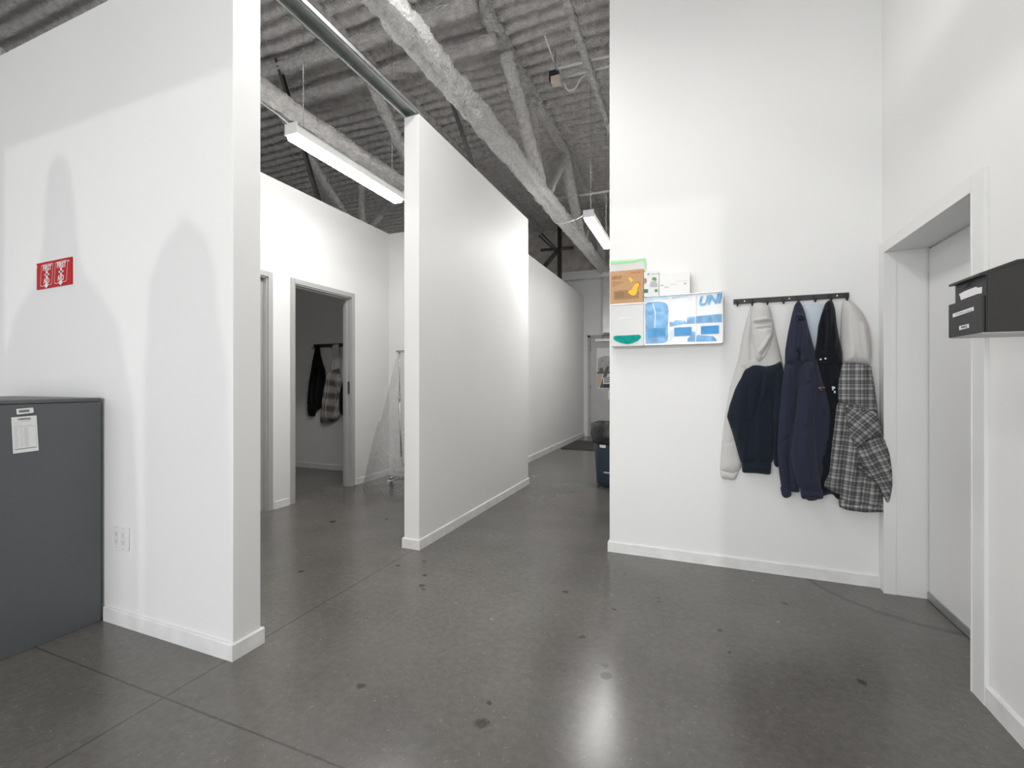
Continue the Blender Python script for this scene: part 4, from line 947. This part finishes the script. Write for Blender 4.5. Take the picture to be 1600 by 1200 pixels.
for sgn, zz in ((-1.95, .50), (-1.75, .18)):
    ca = (math.cos(sgn), math.sin(sgn))
    R_ = .253 if zz > .4 else .233
    pts = []
    for k in range(7):
        a = sgn-.22+k*.06; pts.append((bc.x+R_*math.cos(a), bc.y+R_*math.sin(a)))
    h_ = .035 if zz > .4 else .02
    vs = [(x, y, zz) for x, y in pts]+[(x, y, zz+h_) for x, y in pts]
    fromdata('sticker' if zz > .4 else 'scuff_mark', vs, [(k, k+1, k+8, k+7) for k in range(6)], M_PAPER if zz > .4 else M_INKL, bn)
# floor mat
tag(box('floor_mat', (-2.50, 8.85, .001), (-1.35, 10.2, .014), M_MAT, None, .004), 'dark grey mat lying before the door at the far end of the hall', 'floor mat')

# ------------------------------------------------------------------ black suggestion/mail box on the right wall
X0b = .88; Y0b, Y1b = 1.995, 2.205
mb = thing('mail_box', 'dark metal drop box with white labels mounted on the right wall', 'drop box', (X0b, 2.1, 1.48))
zv = lambda u, v, x: PX(u, v, x).z
zb_ = zv(1532, 519.5, X0b)
yc0, yc1 = PX(1533, 500, X0b).y, PX(1484.5, 500, X0b).y   # near / far ends of lower pocket
zp = zv(1533, 461, X0b); zlid = zv(1534, 431, X0b)
prof = [(X0b+.012, zb_), (XD-.001, zb_), (XD-.001, zlid+.046), (X0b+.088, zlid+.038), (X0b+.012, zlid+.004)]
M_BOXM = mat('charcoal_box_enamel', (.030, .029, .028), .45)
prism('body', [(x, yc0, z) for x, z in prof], (0, yc1-.008-yc0, 0), M_BOXM, mb)
box('front_pocket', (X0b, yc0+.003, zb_), (X0b+.0115, yc1+.012, zp-.0), M_BOXM, mb, .002)
lidp = [(X0b-.006, zlid+.002), (X0b-.006, zlid+.010), (X0b+.088, zlid+.046), (XD-.001, zlid+.054), (XD-.001, zlid+.046), (X0b+.088, zlid+.038), (X0b+.012, zlid+.004)]
prism('lid', [(x, yc0-.004, z) for x, z in lidp], (0, yc1-yc0-.002, 0), M_BOXM, mb)
box('side_flange', (X0b+.016, yc0-.002, zb_+.002), (X0b+.020, yc0, zlid), M_DGREY, mb)
box('underside', (X0b+.004, yc0+.002, zb_-.003), (XD-.001, yc1+.005, zb_), mat('underside_lit_tone', (.55, .55, .54), .4), mb)  # pale colour stands for reflected light on the dark box's underside
Z5 = lambda x, y: (1470+x/8.571, 400+y/8.571)
def lab(name, pts, m, off=.0012):
    return prism(name, [PX(*Z5(*p_), X0b-off) for p_ in pts], (-.0008, 0, 0), m, mb)
lab('address_label', [(162, 775), (440, 680), (444, 730), (165, 824)], M_PAPER, 0)
lab('small_label', [(248, 940), (376, 908), (379, 960), (250, 995)], M_PAPER, 0)
prism('torn_tape', [PX(*Z5(*p_), X0b+.011) for p_ in [(246, 512), (325, 470), (400, 440), (475, 412), (490, 425), (556, 414), (550, 500), (490, 510), (380, 550), (272, 592), (262, 545)]], (-.0008, 0, 0), M_PAPER, mb)
g = PX(*Z5(303, 755), X0b-.0012); text('label_text', 'DOCUMENTS & SUPPLIES', g, Euler((PI/2, 0, -PI/2)), .0098, M_INKS, mb, ext=.0003)
g = PX(*Z5(312, 952), X0b-.0012); text('label_text', 'PRIVATE', g, Euler((PI/2, 0, -PI/2)), .011, M_INK, mb, ext=.0003)
g = PX(*Z5(365, 385), X0b+.011); tube('lock_ring', [g+Vector((0, -.012, .012)), g+Vector((-.004, -.008, -.002)), g+Vector((-.004, .006, -.006)), g+Vector((0, .012, -.003))], .002, M_BLACK, mb)

# wall bumper marks are in the paint; unseen forms added outside the glazing to cast wall shadows
def leafy(x, y, label, prof, seed):  # builds one added form whose outline shapes a wall shadow
    t_ = thing('shadow_caster', label, 'silhouette', (x, y, 0))
    lathe('caster_form', prof, (x, y, 0), M_CASTER, t_, 40, fn=lambda i, a, r_: (r_*(1+.10*math.sin(3*a+i*1.3+seed)+.06*math.sin(7*a+i*2.1)), .02*math.sin(5*a+i)))
M_CASTER = mat('dark_shadow_caster', (.03, .06, .02), .8, var=.4, vscale=20, bump=.6, bscale=20)
leafy(-1.87, -5.3, 'added tall narrow shadow-casting shrub outside the front glazing, taller of two', [(0, .02), (.30, .05), (.36, .8), (.36, 1.8), (.33, 2.3), (.29, 2.6), (.25, 2.78), (.20, 2.88), (.11, 2.95), (.08, 3.05), (.07, 3.15), (.05, 3.24), (0, 3.27)], 1)
leafy(-1.36, -5.3, 'added shorter shadow-casting shrub outside the front glazing', [(0, .02), (.14, .05), (.16, 1.2), (.15, 2.2), (.13, 2.7), (.11, 2.9), (.07, 2.98), (0, 3.03)], 4)
struct(box('ground', (-14, -16, -.12), (8, -4.6, -.02), mat('outdoor_paving', (.3, .3, .29), .8)))
